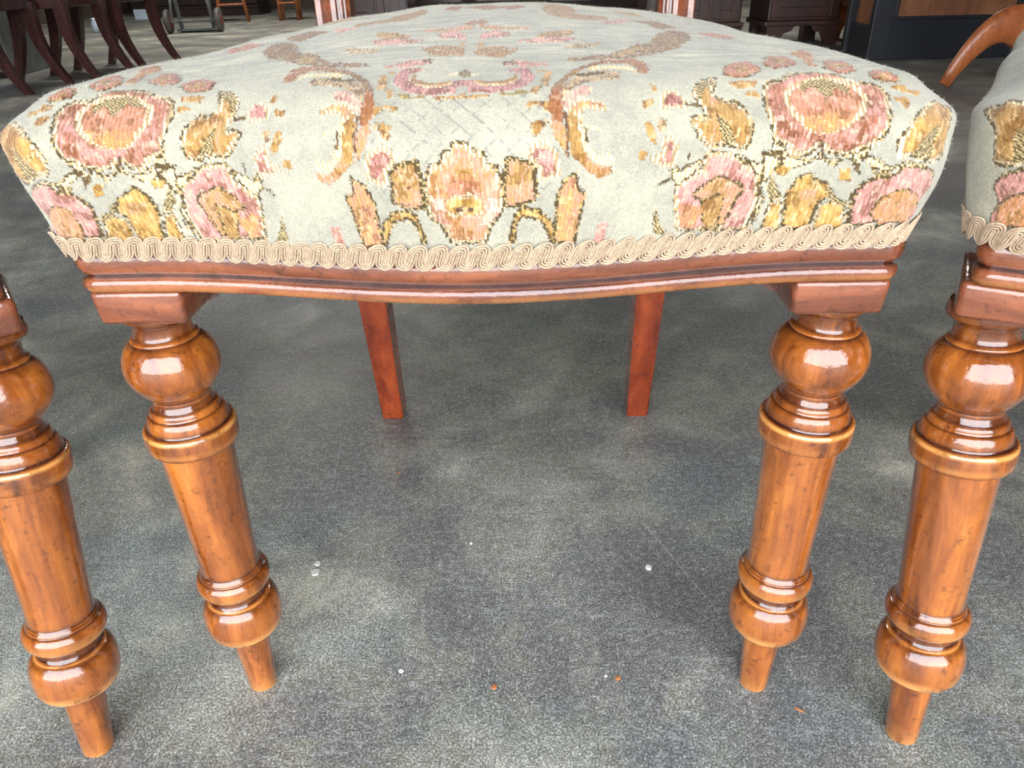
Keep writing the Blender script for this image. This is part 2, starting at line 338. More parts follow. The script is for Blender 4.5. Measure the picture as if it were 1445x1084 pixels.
#@@PAD_END
# ------------------------------------------------------------------ brocade pattern (fabric coordinates, tenths of a millimetre)
U0 = -0.0025
MOTIFS = [
 ('pink', '', 0, 1, [(-204, 320), (-109, 429), (-44, 352), (-37, 236), (-139, 258)]),
 ('rust', '', 0, 1, [(-258, 1335), (-221, 1575), (-132, 1415), (-148, 1128)]),
 ('rust', '', 0, 0, [(-105, 1263), (15, 1529), (154, 1309), (36, 1062)]),
 ('rustgold', '', 0, 1, [(357, 1311), (414, 1705), (463, 1648), (558, 1386), (565, 1072), (750, 1011), (725, 901), (590, 891), (483, 911), (411, 995)]),
 ('pink', '', 0, 1, [(685, 793), (884, 1014), (800, 771)]),
 ('brown', '', 0, 1, [(880, 924), (1050, 1111), (1132, 851), (990, 625), (954, 856)]),
 ('gold', '', 0, 1, [(312, 286), (426, 423), (519, 489), (507, 372), (407, 239), (335, 231)]),
 ('pink', '', 0, 1, [(218, 197), (400, 250), (516, 290), (481, 163), (263, 140)]),
 ('lightgold', '', 0, 1, [(439, 56), (547, 155), (670, 209), (586, 66), (498, 31)]),
 ('gold', '', 0, 1, [(822, 1426), (899, 1408), (1012, 1376), (985, 1713)]),
 ('rust', '', 0, 1, [(0, 607), (21, 683), (64, 615), (36, 483)]),
 ('rustgold', '', 0, 1, [(-235, 45), (-147, 90), (-30, 68), (-23, -56), (-52, -76), (-163, -96), (-199, -33)]),
 ('gold', '', 0, 1, [(-66, 133), (-37, 186), (-30, 85)]),
 ('pinkgold', '', 0, 1, [(-296, 470), (-159, 488), (-22, 556), (-7, 490), (-123, 416), (-268, 433)]),
 ('rustpink', '', 0, 1, [(1192, 613), (1320, 783), (1419, 665), (1328, 472), (1238, 552)]),
 ('orange', '', 0, 1, [(1557, 120), (1671, 294), (1668, 105), (1622, 18), (1578, -235), (1527, -248), (1573, -31)]),
 ('brown', '', 0, 1, [(464, -137), (567, -108), (648, -108), (719, 15), (817, 182), (875, 187), (973, 499), (1062, 629), (1136, 578), (1103, 325), (995, 101), (902, 23), (817, -64), (701, -144), (628, -170), (465, -182)]),
 ('goldrib', '', 0, 1, [(641, -128), (720, -10), (811, 137), (849, 95), (823, -30), (737, -111)]),
 ('rosepink', '', 0, 1, [(-201, -256), (-283, -261), (-306, -342), (-307, -415), (-256, -514), (-182, -558), (-112, -571), (-73, -564), (-26, -565), (-25, -508), (6, -489), (6, -437), (-38, -433), (-54, -478), (-94, -506), (-155, -503), (-212, -459), (-247, -392), (-246, -319), (-194, -301)]),
 ('cream', '', 0, 1, [(-239, -342), (-247, -396), (-212, -459), (-155, -503), (-86, -506), (-54, -468), (-39, -449), (-46, -439), (-93, -486), (-160, -473), (-211, -440), (-232, -400)]),
 ('rustgold', '', 0, 1, [(-232, -339), (-217, -336), (-210, -399), (-158, -444), (-99, -457), (-53, -433), (-54, -448), (-93, -486), (-160, -473), (-211, -440), (-232, -397)]),
 ('pinkrust', '', 0, 1, [(-386, -220), (-297, -170), (-215, -140), (-156, -154), (-171, -207), (-283, -240)]),
 ('darkbrown', '', 0, 1, [(-200, -155), (-156, -149), (-171, -203), (-193, -201)]),
 ('cream', '', 0, 0, [(-83, -359), (-38, -327), (-23, -368)]),
 ('cream', '', 0, 0, [(73, -346), (29, -343), (29, -372)]),
 ('olive', '', 0, 0, [(-23, -331), (-1, -301), (29, -328), (29, -378), (6, -405), (-23, -375)]),
 ('gold', '', 0, 1, [(-380, -311), (-351, -333), (-324, -507), (-290, -549), (-307, -556), (-339, -496)]),
 ('gold', '', 0, 1, [(-350, -277), (-320, -289), (-321, -311), (-343, -305)]),
 ('olivegold', '', 0, 1, [(-282, -549), (-227, -545), (-222, -573), (-159, -569), (-152, -587), (-215, -583), (-269, -569)]),
 ('gold', '', 0, 1, [(-120, -580), (-18, -583), (13, -565), (13, -592), (-18, -601), (-121, -598)]),
 ('rust', '', 0, 1, [(547, -229), (621, -192), (701, -157), (775, -139), (814, -216), (809, -318), (793, -379), (762, -375), (756, -289), (718, -223), (614, -234), (533, -282), (468, -372), (430, -461), (417, -540), (418, -611), (426, -676), (423, -718), (382, -712), (367, -654), (368, -591), (382, -506), (416, -407), (482, -301)]),
 ('brown', '', 0, 1, [(383, -516), (416, -407), (482, -301), (547, -233), (621, -200), (607, -247), (526, -286), (461, -386), (414, -512)]),
 ('pinkgold', '', 0, 1, [(382, -712), (423, -718), (437, -765), (446, -834), (458, -866), (428, -829), (399, -795), (378, -753)]),
 ('tan', '', 0, 1, [(421, -511), (483, -386), (564, -327), (676, -357), (674, -442), (575, -449), (516, -468), (469, -514), (423, -584)]),
 ('darkdash', '', 0, 1, [(475, -348), (609, -333), (617, -373), (498, -399)]),
 ('cream', '', 0, 1, [(548, -264), (718, -246), (758, -338), (753, -367), (705, -299), (549, -312)]),
 ('creampink', '', 0, 1, [(417, -603), (450, -554), (505, -499), (554, -511), (538, -559), (486, -584), (453, -634), (432, -656)]),
 ('gold', '', 0, 1, [(447, -644), (502, -637), (500, -738), (511, -818), (541, -854), (557, -900), (502, -878), (465, -848), (444, -755)]),
 ('darkbrown', '', 0, 1, [(425, -666), (441, -664), (457, -857), (449, -858)]),
 ('goldpink', 'cream', 0.9, 1, [(447, -644), (488, -593), (542, -585), (600, -603), (606, -640), (525, -633), (504, -656), (494, -698)]),
 ('cream', '', 0, 1, [(495, -647), (516, -736), (533, -800), (581, -840), (623, -842), (627, -816), (645, -822), (652, -865), (605, -883), (559, -861), (510, -811), (492, -739)]),
 ('cream', '', 0, 1, [(513, -716), (578, -717), (591, -743), (541, -742)]),
 ('darkdash', '', 0, 1, [(515, -726), (523, -725), (529, -770), (542, -799), (533, -800), (513, -772)]),
 ('salmongold', '', 0, 1, [(500, -860), (523, -840), (561, -870), (606, -893), (654, -875), (667, -905), (613, -935), (558, -911)]),
 ('gold', '', 0, 1, [(268, -627), (283, -617), (363, -618), (368, -663), (352, -665), (341, -638), (293, -634), (288, -671)]),
 ('gold', '', 0, 1, [(293, -731), (324, -708), (341, -716), (330, -777), (298, -788)]),
 ('gold', '', 0, 1, [(348, -705), (365, -714), (368, -734), (351, -736)]),
 ('darkbrown', '', 0, 1, [(331, -612), (339, -611), (342, -647), (334, -648)]),
 ('darkbrown', '', 0, 1, [(333, -717), (349, -716), (344, -747), (336, -748)]),
 ('gold', '', 0, 1, [(297, -505), (328, -502), (319, -569), (294, -562)]),
 ('gold', '', 0, 1, [(356, -313), (378, -332), (366, -498), (349, -490)]),
 ('olive', '', 0, 1, [(334, -395), (342, -398), (337, -521), (330, -522)]),
 ('rustpink', 'dark', 0.9, 1, [(1316, -282), (1278, -327), (1246, -362), (1203, -369), (1165, -366), (1129, -333), (1144, -290), (1155, -222), (1205, -180), (1248, -162), (1293, -173), (1303, -221)]),
 ('gold', '', 0, 1, [(1256, -281), (1238, -314), (1211, -328), (1193, -311), (1188, -283), (1201, -259), (1229, -242), (1252, -256)]),
 ('rustpink', 'dark', 0.9, 1, [(1514, -158), (1466, -228), (1439, -256), (1396, -271), (1358, -266), (1332, -217), (1352, -161), (1370, -77), (1425, -17), (1469, -1), (1507, -23), (1510, -82)]),
 ('gold', '', 0, 1, [(1462, -149), (1435, -201), (1413, -204), (1390, -194), (1389, -164), (1415, -106), (1444, -92), (1460, -117)]),
 ('rustpink', 'dark', 0.9, 1, [(1747, -259), (1711, -289), (1690, -308), (1647, -310), (1617, -282), (1593, -244), (1625, -161), (1649, -75), (1705, -26), (1742, -30), (1761, -99), (1745, -193)]),
 ('gold', '', 0, 1, [(1710, -217), (1688, -250), (1667, -250), (1644, -241), (1643, -216), (1670, -169), (1699, -155), (1715, -175)]),
 ('rustpink', 'dark', 0.9, 1, [(1913, -357), (1879, -380), (1858, -380), (1828, -372), (1791, -363), (1769, -327), (1784, -298), (1784, -269), (1828, -259), (1858, -269), (1883, -307), (1894, -334)]),
 ('gold', '', 0, 1, [(1865, -336), (1851, -345), (1828, -354), (1814, -345), (1806, -336), (1821, -317), (1843, -308), (1858, -327)]),
 ('cream', 'dark', 0.6, 1, [(1334, -692), (1384, -711), (1437, -763), (1519, -757), (1547, -724), (1593, -764), (1671, -752), (1713, -713), (1762, -698), (1725, -754), (1714, -797), (1659, -752), (1614, -796), (1556, -755), (1468, -804), (1391, -801), (1324, -756), (1341, -734)]),
 ('pinkrust', 'co', 1.9, 1, [(1286, -428), (1324, -387), (1373, -380), (1432, -326), (1532, -307), (1640, -319), (1692, -381), (1755, -372), (1806, -397), (1836, -452), (1821, -561), (1799, -652), (1762, -706), (1695, -732), (1647, -752), (1567, -733), (1539, -706), (1505, -747), (1444, -763), (1405, -717), (1328, -693), (1302, -617), (1280, -524)]),
 ('rustblotch', '', 0, 1, [(1331, -439), (1372, -425), (1368, -544), (1333, -593), (1325, -539)]),
 ('rustblotch', '', 0, 1, [(1755, -442), (1784, -452), (1777, -509), (1748, -509)]),
 ('rustblotch', '', 0, 1, [(1710, -580), (1762, -571), (1749, -619), (1698, -632)]),
 ('salmon', 'creamw', 2.2, 1, [(1382, -441), (1460, -388), (1543, -353), (1628, -357), (1699, -398), (1741, -473), (1703, -580), (1635, -632), (1554, -656), (1469, -647), (1401, -585), (1370, -510)]),
 ('goldfade', '', 0, 1, [(1442, -591), (1513, -563), (1619, -569), (1676, -545), (1628, -624), (1547, -649), (1474, -639)]),
 ('olivew', '', 0, 1, [(1438, -443), (1467, -387), (1543, -362), (1608, -376), (1665, -416), (1661, -474), (1639, -445), (1610, -419), (1579, -468), (1547, -492), (1537, -452), (1499, -419), (1460, -450)]),
 ('darkbrown', '', 0, 1, [(1524, -681), (1544, -688), (1553, -724), (1541, -725)]),
 ('gold', 'co', 1.9, 1, [(977, -531), (976, -486), (1021, -403), (1103, -358), (1084, -456), (1070, -503), (1128, -530), (1162, -514), (1226, -588), (1245, -659), (1237, -731), (1183, -749), (1143, -730), (1045, -756), (999, -718), (949, -659), (980, -622), (1019, -625), (1001, -575)]),
 ('pinkgold', '', 0, 1, [(1045, -527), (1074, -521), (1072, -664), (1071, -735), (1056, -738), (1057, -667)]),
 ('olivew', '', 0, 1, [(1068, -605), (1102, -630), (1131, -662), (1170, -717), (1105, -721), (1086, -662)]),
 ('olivew', '', 0, 1, [(989, -474), (1024, -421), (1085, -381), (1073, -440), (1027, -476), (1010, -543), (999, -527)]),
 ('gold', '', 0, 1, [(1160, -544), (1191, -594), (1211, -664), (1206, -719), (1177, -716), (1149, -641)]),
 ('pink', 'co', 1.7, 1, [(1052, -792), (1061, -762), (1155, -754), (1223, -771), (1242, -800), (1304, -801), (1336, -874), (1366, -977), (1366, -1120), (1130, -1134), (1041, -1139), (988, -1009), (966, -938), (1010, -886), (1055, -844)]),
 ('pinkgold', 'dark', 0.9, 1, [(1051, -976), (1089, -904), (1145, -850), (1242, -877), (1281, -903), (1267, -981), (1264, -1099), (1177, -1114), (1113, -986)]),
 ('gold', 'dark', 0.6, 1, [(1107, -998), (1151, -957), (1202, -927), (1240, -1115), (1179, -1125)]),
 ('goldfade', '', 0, 1, [(1018, -1004), (1071, -1004), (1135, -1026), (1120, -1124), (1058, -1112)]),
 ('pink', 'cream', 1.5, 1, [(842, -748), (875, -718), (920, -748), (939, -803), (942, -855), (856, -860), (817, -827), (868, -799)]),
 ('rosepink', 'cream', 1.3, 1, [(831, -570), (852, -520), (904, -509), (944, -557), (930, -600), (840, -617)]),
 ('darkdash', '', 0, 1, [(939, -567), (1007, -564), (1003, -585), (942, -587)]),
 ('gold', '', 0, 1, [(766, -684), (789, -680), (824, -736), (831, -773), (805, -762), (775, -729)]),
 ('tan', '', 0, 1, [(825, -663), (858, -667), (851, -715), (828, -719)]),
 ('gold', '', 0, 1, [(758, -810), (797, -803), (803, -839), (772, -845)]),
 ('gold', '', 0, 1, [(799, -485), (824, -498), (824, -534), (800, -530)]),
 ('gold', '', 0, 1, [(755, -585), (806, -565), (804, -594), (762, -622)]),
 ('gold', '', 0, 1, [(1151, -416), (1266, -396), (1258, -433), (1166, -458)]),
 ('gold', '', 0, 1, [(1201, -488), (1227, -465), (1271, -467), (1268, -495)]),
 ('darkdash', '', 0, 1, [(888, -943), (927, -902), (968, -872), (978, -881), (937, -911), (903, -940)]),
 ('darkdash', '', 0, 1, [(975, -787), (990, -784), (997, -823), (988, -814)]),
 ('olivew', '', 0, 1, [(906, -1036), (968, -1129), (1013, -1156), (934, -1159)]),
 ('olivew', '', 0, 1, [(930, -835), (974, -860), (1002, -888), (984, -913), (953, -875)]),
 ('yellow', 'dark', 1.0, 1, [(1508, -1105), (1458, -923), (1479, -847), (1530, -810), (1558, -841), (1612, -861), (1645, -935), (1614, -968), (1614, -1112)]),
 ('pinkgold', '', 0, 1, [(1497, -898), (1580, -893), (1584, -947), (1533, -950)]),
 ('yellow', 'co', 0.9, 1, [(1427, -1113), (1408, -961), (1462, -955), (1503, -1105)]),
 ('yellow', 'co', 1.0, 1, [(1620, -1112), (1615, -980), (1652, -957), (1707, -981), (1740, -1115)]),
 ('olivew', '', 0, 1, [(1639, -924), (1718, -970), (1724, -1005), (1652, -957)]),
 ('darkdash', '', 0, 1, [(1301, -740), (1393, -728), (1396, -747), (1304, -759)]),
 ('darkdash', '', 0, 1, [(1701, -743), (1769, -756), (1769, -778), (1708, -764)]),
 ('darkdash', '', 0, 1, [(1665, -752), (1714, -786), (1721, -830), (1691, -796)]),
 ('darkdash', '', 0, 1, [(1372, -760), (1404, -756), (1405, -810), (1375, -825)]),
 ('yellow', '', 0, 1, [(1378, -802), (1435, -796), (1439, -829), (1395, -834)]),
 ('yellow', '', 0, 1, [(1638, -796), (1685, -807), (1693, -861), (1652, -850)]),
 ('gold', '', 0, 1, [(1851, -406), (1919, -391), (1920, -427), (1996, -405), (1973, -453), (1909, -439), (1851, -423)]),
 ('gold', '', 0, 1, [(1836, -473), (1909, -471), (1916, -521), (1879, -537), (1858, -498)]),
 ('gold', 'co', 1.9, 1, [(1836, -701), (1865, -647), (1959, -538), (2085, -399), (2115, -424), (2200, -357), (2158, -539), (2246, -656), (2114, -753), (1949, -756), (1865, -771)]),
 ('olivew', '', 0, 1, [(2014, -640), (2058, -589), (2105, -733), (1948, -745)]),
 ('yellow', '', 0, 1, [(1906, -623), (1954, -577), (1966, -630), (1936, -737), (1894, -740)]),
 ('pink', 'dark', 1.3, 1, [(1740, -1115), (1717, -915), (1750, -863), (1799, -834), (1851, -836), (1908, -792), (2231, -736), (2295, -755), (2273, -850), (2392, -852), (2410, -962)]),
 ('salmongold', 'dark', 0.8, 1, [(1814, -1034), (1843, -932), (1969, -895), (2279, -860), (2360, -983), (1890, -1122)]),
 ('olivew', '', 0, 1, [(1769, -821), (1843, -803), (1851, -836), (1784, -844)]),
 ('cream', 'dark', 0.7, 1, [(1223, -771), (1303, -791), (1341, -734), (1358, -762), (1336, -830), (1348, -904), (1387, -952), (1385, -1081), (1373, -1082), (1336, -874)]),
 ('cream', 'dark', 0.7, 1, [(1301, -740), (1372, -760), (1427, -786), (1383, -791), (1362, -870), (1343, -873)]),
 ('cream', 'dark', 0.6, 1, [(1719, -733), (1843, -803), (1896, -782), (2092, -762), (2112, -778), (1908, -803), (1836, -825), (1777, -811), (1732, -776)]),
 ('cream', 'dark', 0.6, 1, [(919, -859), (966, -861), (999, -833), (1052, -792), (1042, -858), (1007, -909), (981, -936), (943, -899)]),
 ('olivew', '', 0, 1, [(1619, -871), (1667, -935), (1718, -981), (1713, -1004), (1663, -968), (1646, -946)]),
 ('olivew', '', 0, 1, [(1376, -836), (1447, -935), (1420, -960), (1373, -901)]),
 ('pinkgold', 'dark', 1.4, 1, [(179, -938), (193, -872), (219, -871), (245, -878), (289, -883), (325, -908), (331, -970), (346, -1034), (339, -1056), (286, -1081), (232, -1096), (186, -1087), (174, -1025)]),
 ('darkbrown', '', 0, 1, [(234, -978), (252, -976), (253, -987), (235, -989)]),
 ('pink', 'creamtop', 1.6, 1, [(278, -851), (301, -819), (350, -807), (413, -838), (433, -938), (400, -953), (366, -967), (340, -969), (335, -917), (289, -883)]),
 ('yellow', 'dark', 1.0, 1, [(211, -1268), (234, -1117), (268, -1083), (351, -1087), (381, -1116), (429, -1144), (463, -1259), (436, -1262), (366, -1150), (328, -1143), (281, -1135), (256, -1170), (248, -1266)]),
 ('goldpink', 'dark', 1.0, 1, [(445, -1261), (425, -1026), (444, -959), (491, -920), (506, -907), (527, -992), (571, -997), (563, -1062), (563, -1127), (564, -1259)]),
 ('pinkgold', '', 0, 1, [(502, -1006), (537, -1002), (543, -1108), (543, -1237), (525, -1239)]),
 ('pinkrust', '', 0, 1, [(650, -1234), (653, -1137), (696, -1130), (696, -1239)]),
 ('salmonpink', 'co', 2.1, 0, [(-48, -838), (-38, -808), (29, -808), (46, -838), (98, -853), (108, -901), (152, -909), (180, -959), (184, -1035), (187, -1109), (134, -1176), (97, -1272), (-94, -1271), (-130, -1163), (-167, -1150), (-192, -1095), (-179, -1033), (-185, -989), (-163, -926), (-145, -898), (-101, -891), (-91, -851)]),
 ('salmon', '', 0, 0, [(-77, -961), (74, -973), (84, -1038), (57, -1049), (-43, -1038), (-80, -1058)]),
 ('yellow', 'cream', 1.0, 0, [(-89, -1047), (-34, -1027), (48, -1028), (93, -1059), (95, -1112), (39, -1134), (-7, -1112), (-45, -1133), (-91, -1110)]),
 ('gold', '', 0, 0, [(-32, -921), (47, -921), (47, -941), (-32, -941)]),
 ('darkbrown', '', 0, 0, [(-35, -1080), (-7, -1081), (-17, -1102), (-44, -1101)]),
 ('darkbrown', '', 0, 0, [(11, -1081), (39, -1081), (39, -1102), (11, -1102)]),
 ('palepink', '', 0, 0, [(111, -1048), (157, -1047), (169, -1120), (96, -1177), (67, -1166), (95, -1122)]),
 ('palepink', '', 0, 0, [(-152, -1034), (-97, -1036), (-100, -1110), (-74, -1154), (-102, -1175), (-157, -1129)]),
]

def smooth_noise(shape, cell, rng):
    h, w_ = shape; g = rng.random((int(h / cell) + 3, int(w_ / cell) + 3))
    y = np.arange(h) / cell; x = np.arange(w_) / cell
    yi = y.astype(int); xi = x.astype(int); fy = (y - yi)[:, None]; fx = (x - xi)[None, :]
    fy = fy * fy * (3 - 2 * fy); fx = fx * fx * (3 - 2 * fx)
    a = g[yi][:, xi]; b = g[yi][:, xi + 1]; c = g[yi + 1][:, xi]; d = g[yi + 1][:, xi + 1]
    return (a * (1 - fx) + b * fx) * (1 - fy) + (c * (1 - fx) + d * fx) * fy
FILL = {'pink': ((232, 184, 170), (214, 150, 140)), 'palepink': ((240, 214, 198), (230, 178, 150)), 'rosepink': ((214, 150, 142), (192, 122, 116)),
        'salmon': ((220, 158, 128), (208, 140, 96)), 'salmonpink': ((232, 176, 146), (224, 168, 104)), 'salmongold': ((226, 168, 130), (214, 160, 84)),
        'pinkgold': ((222, 168, 130), (216, 174, 100)), 'goldpink': ((222, 182, 104), (222, 160, 132)), 'pinkrust': ((222, 164, 150), (182, 116, 84)),
        'rustpink': ((196, 122, 84), (214, 146, 126)), 'rustblotch': ((186, 108, 78), (206, 140, 118)), 'rust': ((166, 88, 40), (196, 124, 66)),
        'rustgold': ((170, 108, 58), (208, 164, 96)), 'orange': ((206, 144, 84), (188, 118, 66)), 'gold': ((208, 164, 84), (190, 140, 72)),
        'goldrib': ((200, 158, 84), (150, 100, 50)), 'goldfade': ((222, 170, 90), (218, 152, 112)), 'lightgold': ((208, 186, 134), (184, 146, 92)),
        'yellow': ((230, 192, 102), (208, 162, 76)), 'tan': ((214, 186, 132), (150, 110, 78)), 'brown': ((122, 74, 36), (188, 138, 66)),
        'darkbrown': ((104, 64, 44), (128, 84, 56)), 'olive': ((120, 104, 56), (160, 140, 84)), 'olivegold': ((150, 128, 66), (196, 166, 90)),
        'cream': ((240, 226, 196), (222, 202, 158)), 'creampink': ((236, 208, 186), (208, 160, 144)), 'darkdash': ((98, 78, 46), (130, 106, 64)),
        'olivew': ((108, 88, 44), (206, 188, 138))}
CELL = .00045; RU, RV0, RV1 = .30, -.20, .46
def paint_fabric():
    rng = np.random.default_rng(5); W_ = int(2 * RU / CELL); H_ = int((RV1 - RV0) / CELL); sh = (H_, W_)
    n4 = smooth_noise(sh, 11, rng); n2 = smooth_noise(sh, 4.5, rng); n8 = smooth_noise(sh, 45, rng); wn = rng.random(sh)
    uu = (np.arange(W_) + .5) * CELL - RU; vv = (np.arange(H_) + .5) * CELL + RV0
    QU, QV = .00095, .0008                                        # loom cells: every edge is stepped
    jit = smooth_noise(sh, 2.2, rng) - .5
    qu = np.floor(uu / QU) * QU; qv = np.floor(vv / QV) * QV
    ku = np.floor(uu / QU).astype(int); kv = np.floor(vv / QV).astype(int)
    rib = .5 + .5 * np.cos(2 * np.pi * (uu[None, :] / .0019 + .5 * (smooth_noise(sh, 14, rng) - .5)))
    img = np.zeros(sh + (3,)); base = np.array([195, 192, 173.]); hgt = np.full(sh, .45)
    img[:] = base
    img += ((n8 - .5) * 14 + (n4 - .5) * 9 + (wn - .5) * 9)[..., None] * np.array([1, 1, 1.05])
    # faint diamond quilting on the ground between the flower and the medallion
    a = (uu[None, :] + vv[:, None]) / .0105; b = (uu[None, :] - vv[:, None]) / .0105
    lines = (np.minimum(np.abs(a - np.round(a)), np.abs(b - np.round(b))) < .05) & (n2 > .5)
    zone = (np.abs(uu[None, :]) < .042) & (vv[:, None] > -.100) & (vv[:, None] < -.055)
    img[lines & zone] -= np.array([26, 25, 22])
    st = rng.random((int(H_ / 5) + 9, W_ + 9))                      # short upright stitches, one loom column wide
    off = (rng.random(W_ + 9) * 6).astype(int)
    kk_u = ku - ku.min(); jj = np.arange(H_)
    stitch = st[((jj[:, None] + off[kk_u][None, :]) // 6), kk_u[None, :]]
    rear = np.clip((vv + .045) / .05, 0, 1)[:, None] * np.ones((1, W_))
    streak = smooth_noise((H_ * 3, W_ // 3 + 2), 9, rng)[::1][:H_ * 3:3][:, :]; streak = np.repeat(streak, 3, axis=1)[:, :W_]
    img += ((streak - .5) * 42)[..., None] * rear[..., None] * np.array([.95, 1., 1.08])
    def one(fill, ol, wd, P):
        P = np.array(P, float) * 1e-4; Q = []
        m = len(P)
        if m > 4:                                                  # round the outline a little
            for i in range(m):
                p, c, n_ = P[i - 1], P[i], P[(i + 1) % m]
                Q += [c * .75 + p * .25 * .5 + c * .25 * .5, c * .9 + (p + n_) * .05, c * .75 + n_ * .125 + c * .125]
            P = np.array(Q)
        wd *= 1.35e-3
        i0 = max(int((P[:, 0].min() + RU) / CELL) - 4, 0); i1 = min(int((P[:, 0].max() + RU) / CELL) + 5, W_)
        j0 = max(int((P[:, 1].min() - RV0) / CELL) - 4, 0); j1 = min(int((P[:, 1].max() - RV0) / CELL) + 5, H_)
        if i1 <= i0 or j1 <= j0: return
        S_ = (slice(j0, j1), slice(i0, i1))
        ja = .0009 + .0022 * rear[S_]
        x = qu[None, i0:i1] + jit[S_] * ja; y = qv[j0:j1, None] + jit[S_][::-1] * ja * 1.5
        x, y = np.broadcast_arrays(x, y)
        ins = np.zeros(x.shape, bool); dist = np.full(x.shape, 9.)
        for k in range(len(P)):
            ax, ay = P[k - 1]; bx, by = P[k]
            if ay != by:
                c = ((ay > y) != (by > y)) & (x < (bx - ax) * (y - ay) / (by - ay) + ax); ins ^= c
            if ol:
                L = (bx - ax) ** 2 + (by - ay) ** 2 + 1e-12
                t = np.clip(((x - ax) * (bx - ax) + (y - ay) * (by - ay)) / L, 0, 1)
                dist = np.minimum(dist, np.hypot(x - ax - t * (bx - ax), y - ay - t * (by - ay)))
        c1, c2 = [np.array(c, float) for c in FILL[fill]]
        if fill not in ('olivew', 'cream', 'darkdash'): c1 = c1 * .85 + np.array([235, 222, 196.]) * .15; c2 = c2 * .88 + np.array([225, 205, 170.]) * .12
        t = np.clip((n4[S_] * .5 + n2[S_] * .35 + stitch[S_] * .45 - .50) * 3.0, 0, 1)[..., None]
        if fill == 'olivew': t = ((ku[None, i0:i1] + kv[j0:j1, None]) % 2)[..., None] * 1.0
        if fill in ('cream',): t = (((ku[None, i0:i1]) % 2) * np.ones((j1 - j0, 1)))[..., None]
        colr = c1 * (1 - t) + c2 * t
        soft = fill not in ('olivew', 'cream', 'darkdash')
        sh_ = (1 - .10 * (1 - rib[S_])) if soft else 1.0 + (wn[S_] - .5) * .12
        colr = colr * np.asarray(sh_)[..., None] + ((wn[S_] - .5) * 16)[..., None]
        if soft:
            dk_ = (n4[S_] > .62) & (stitch[S_] > .35); colr = np.where(dk_[..., None], colr * np.array([.86, .80, .74]), colr)
            lt_ = (n2[S_] < .30) & (stitch[S_] < .6); colr = np.where(lt_[..., None], colr * .55 + np.array([236, 220, 186.]) * .45, colr)
            ins = ins & ~((rear[S_] > .4) & (n2[S_] * .6 + stitch[S_] * .4 > .66))
        img[S_][ins] = colr[ins]; hgt[S_][ins] = (.75 + .3 * rib[S_])[ins] if soft else .12
        if ol:
            kk = (ku[None, i0:i1] * 7 + kv[j0:j1, None] * 13 + ((ku[None, i0:i1] * kv[j0:j1, None]) % 5))
            darkc = np.where((kk % 4 == 0)[..., None], np.array([206, 184, 128.]), np.array([98, 80, 46.]))
            ribd = ((ku[None, i0:i1] % 2) * np.ones((j1 - j0, 1)))[..., None]
            creamc = np.where(ribd > .5, np.array([196, 172, 126.]), np.array([240, 228, 198.]))
            near = dist < wd
            if ol == 'dark': m_ = [(ins & near, darkc)]
            elif ol in ('cream', 'creamtop', 'creamw'): m_ = [(ins & near, creamc)]
            else: m_ = [(ins & near, creamc), (ins & (dist < wd * .45) & (n4[S_] + n2[S_] * .5 > .45), darkc)]
            for mk, cc_ in m_:
                img[S_][mk] = (cc_ + ((wn[S_] - .5) * 14)[..., None])[mk]; hgt[S_][mk] = .1
    for fill, ol, wd, mir, P in MOTIFS:
        one(fill, ol, wd, P)
        if mir: one(fill, ol, wd, [(-a_, b_) for a_, b_ in P])
    return np.clip(img, 0, 255), hgt
FAB, HGT = paint_fabric()
def sample(arr, F_):
    i = np.clip(((F_[:, 0] - U0 + RU) / CELL).astype(int), 0, arr.shape[1] - 1); j = np.clip(((F_[:, 1] - RV0) / CELL).astype(int), 0, arr.shape[0] - 1)
    return arr[j, i]

def velvet_mat():
    m, n, b = newmat('brocade_velvet'); v = mapping(n)
    at = N(n, 'ShaderNodeAttribute', attribute_name='weave_colour')
    f = noise(n, v, 1500, 3, .7); g = noise(n, mapping(n, (1, 1, 1)), 420, 4, .7)
    c = mixc(n, .45, at.outputs['Color'], ramp(n, f, [(.3, (96, 96, 96)), (.5, (130, 130, 130)), (.7, (176, 176, 176))]), 'OVERLAY')
    c = mixc(n, .3, c, ramp(n, g, [(.3, (100, 100, 100)), (.7, (164, 164, 164))]), 'OVERLAY')
    n.links.new(c, b.inputs['Base Color'])
    b.inputs['Roughness'].default_value = .82; b.inputs['Specular IOR Level'].default_value = .25
    b.inputs['Sheen Weight'].default_value = .35; b.inputs['Sheen Roughness'].default_value = .4; b.inputs['Sheen Tint'].default_value = (1, .98, .94, 1)
    bump(n, b, mth(n, 'ADD', f, mth(n, 'MULTIPLY', g, .8)), .6, .0009)
    return m
M_VELVET = velvet_mat()
def cord_mat():
    m, n, b = newmat('braid_cord'); v = mapping(n)
    n.links.new(ramp(n, noise(n, v, 700, 3), [(.3, (150, 126, 100)), (.7, (192, 168, 138))]), b.inputs['Base Color'])
    b.inputs['Roughness'].default_value = .6; b.inputs['Sheen Weight'].default_value = .2
    bump(n, b, noise(n, v, 1400, 2), .5, .0004); return m
M_CORD = cord_mat()

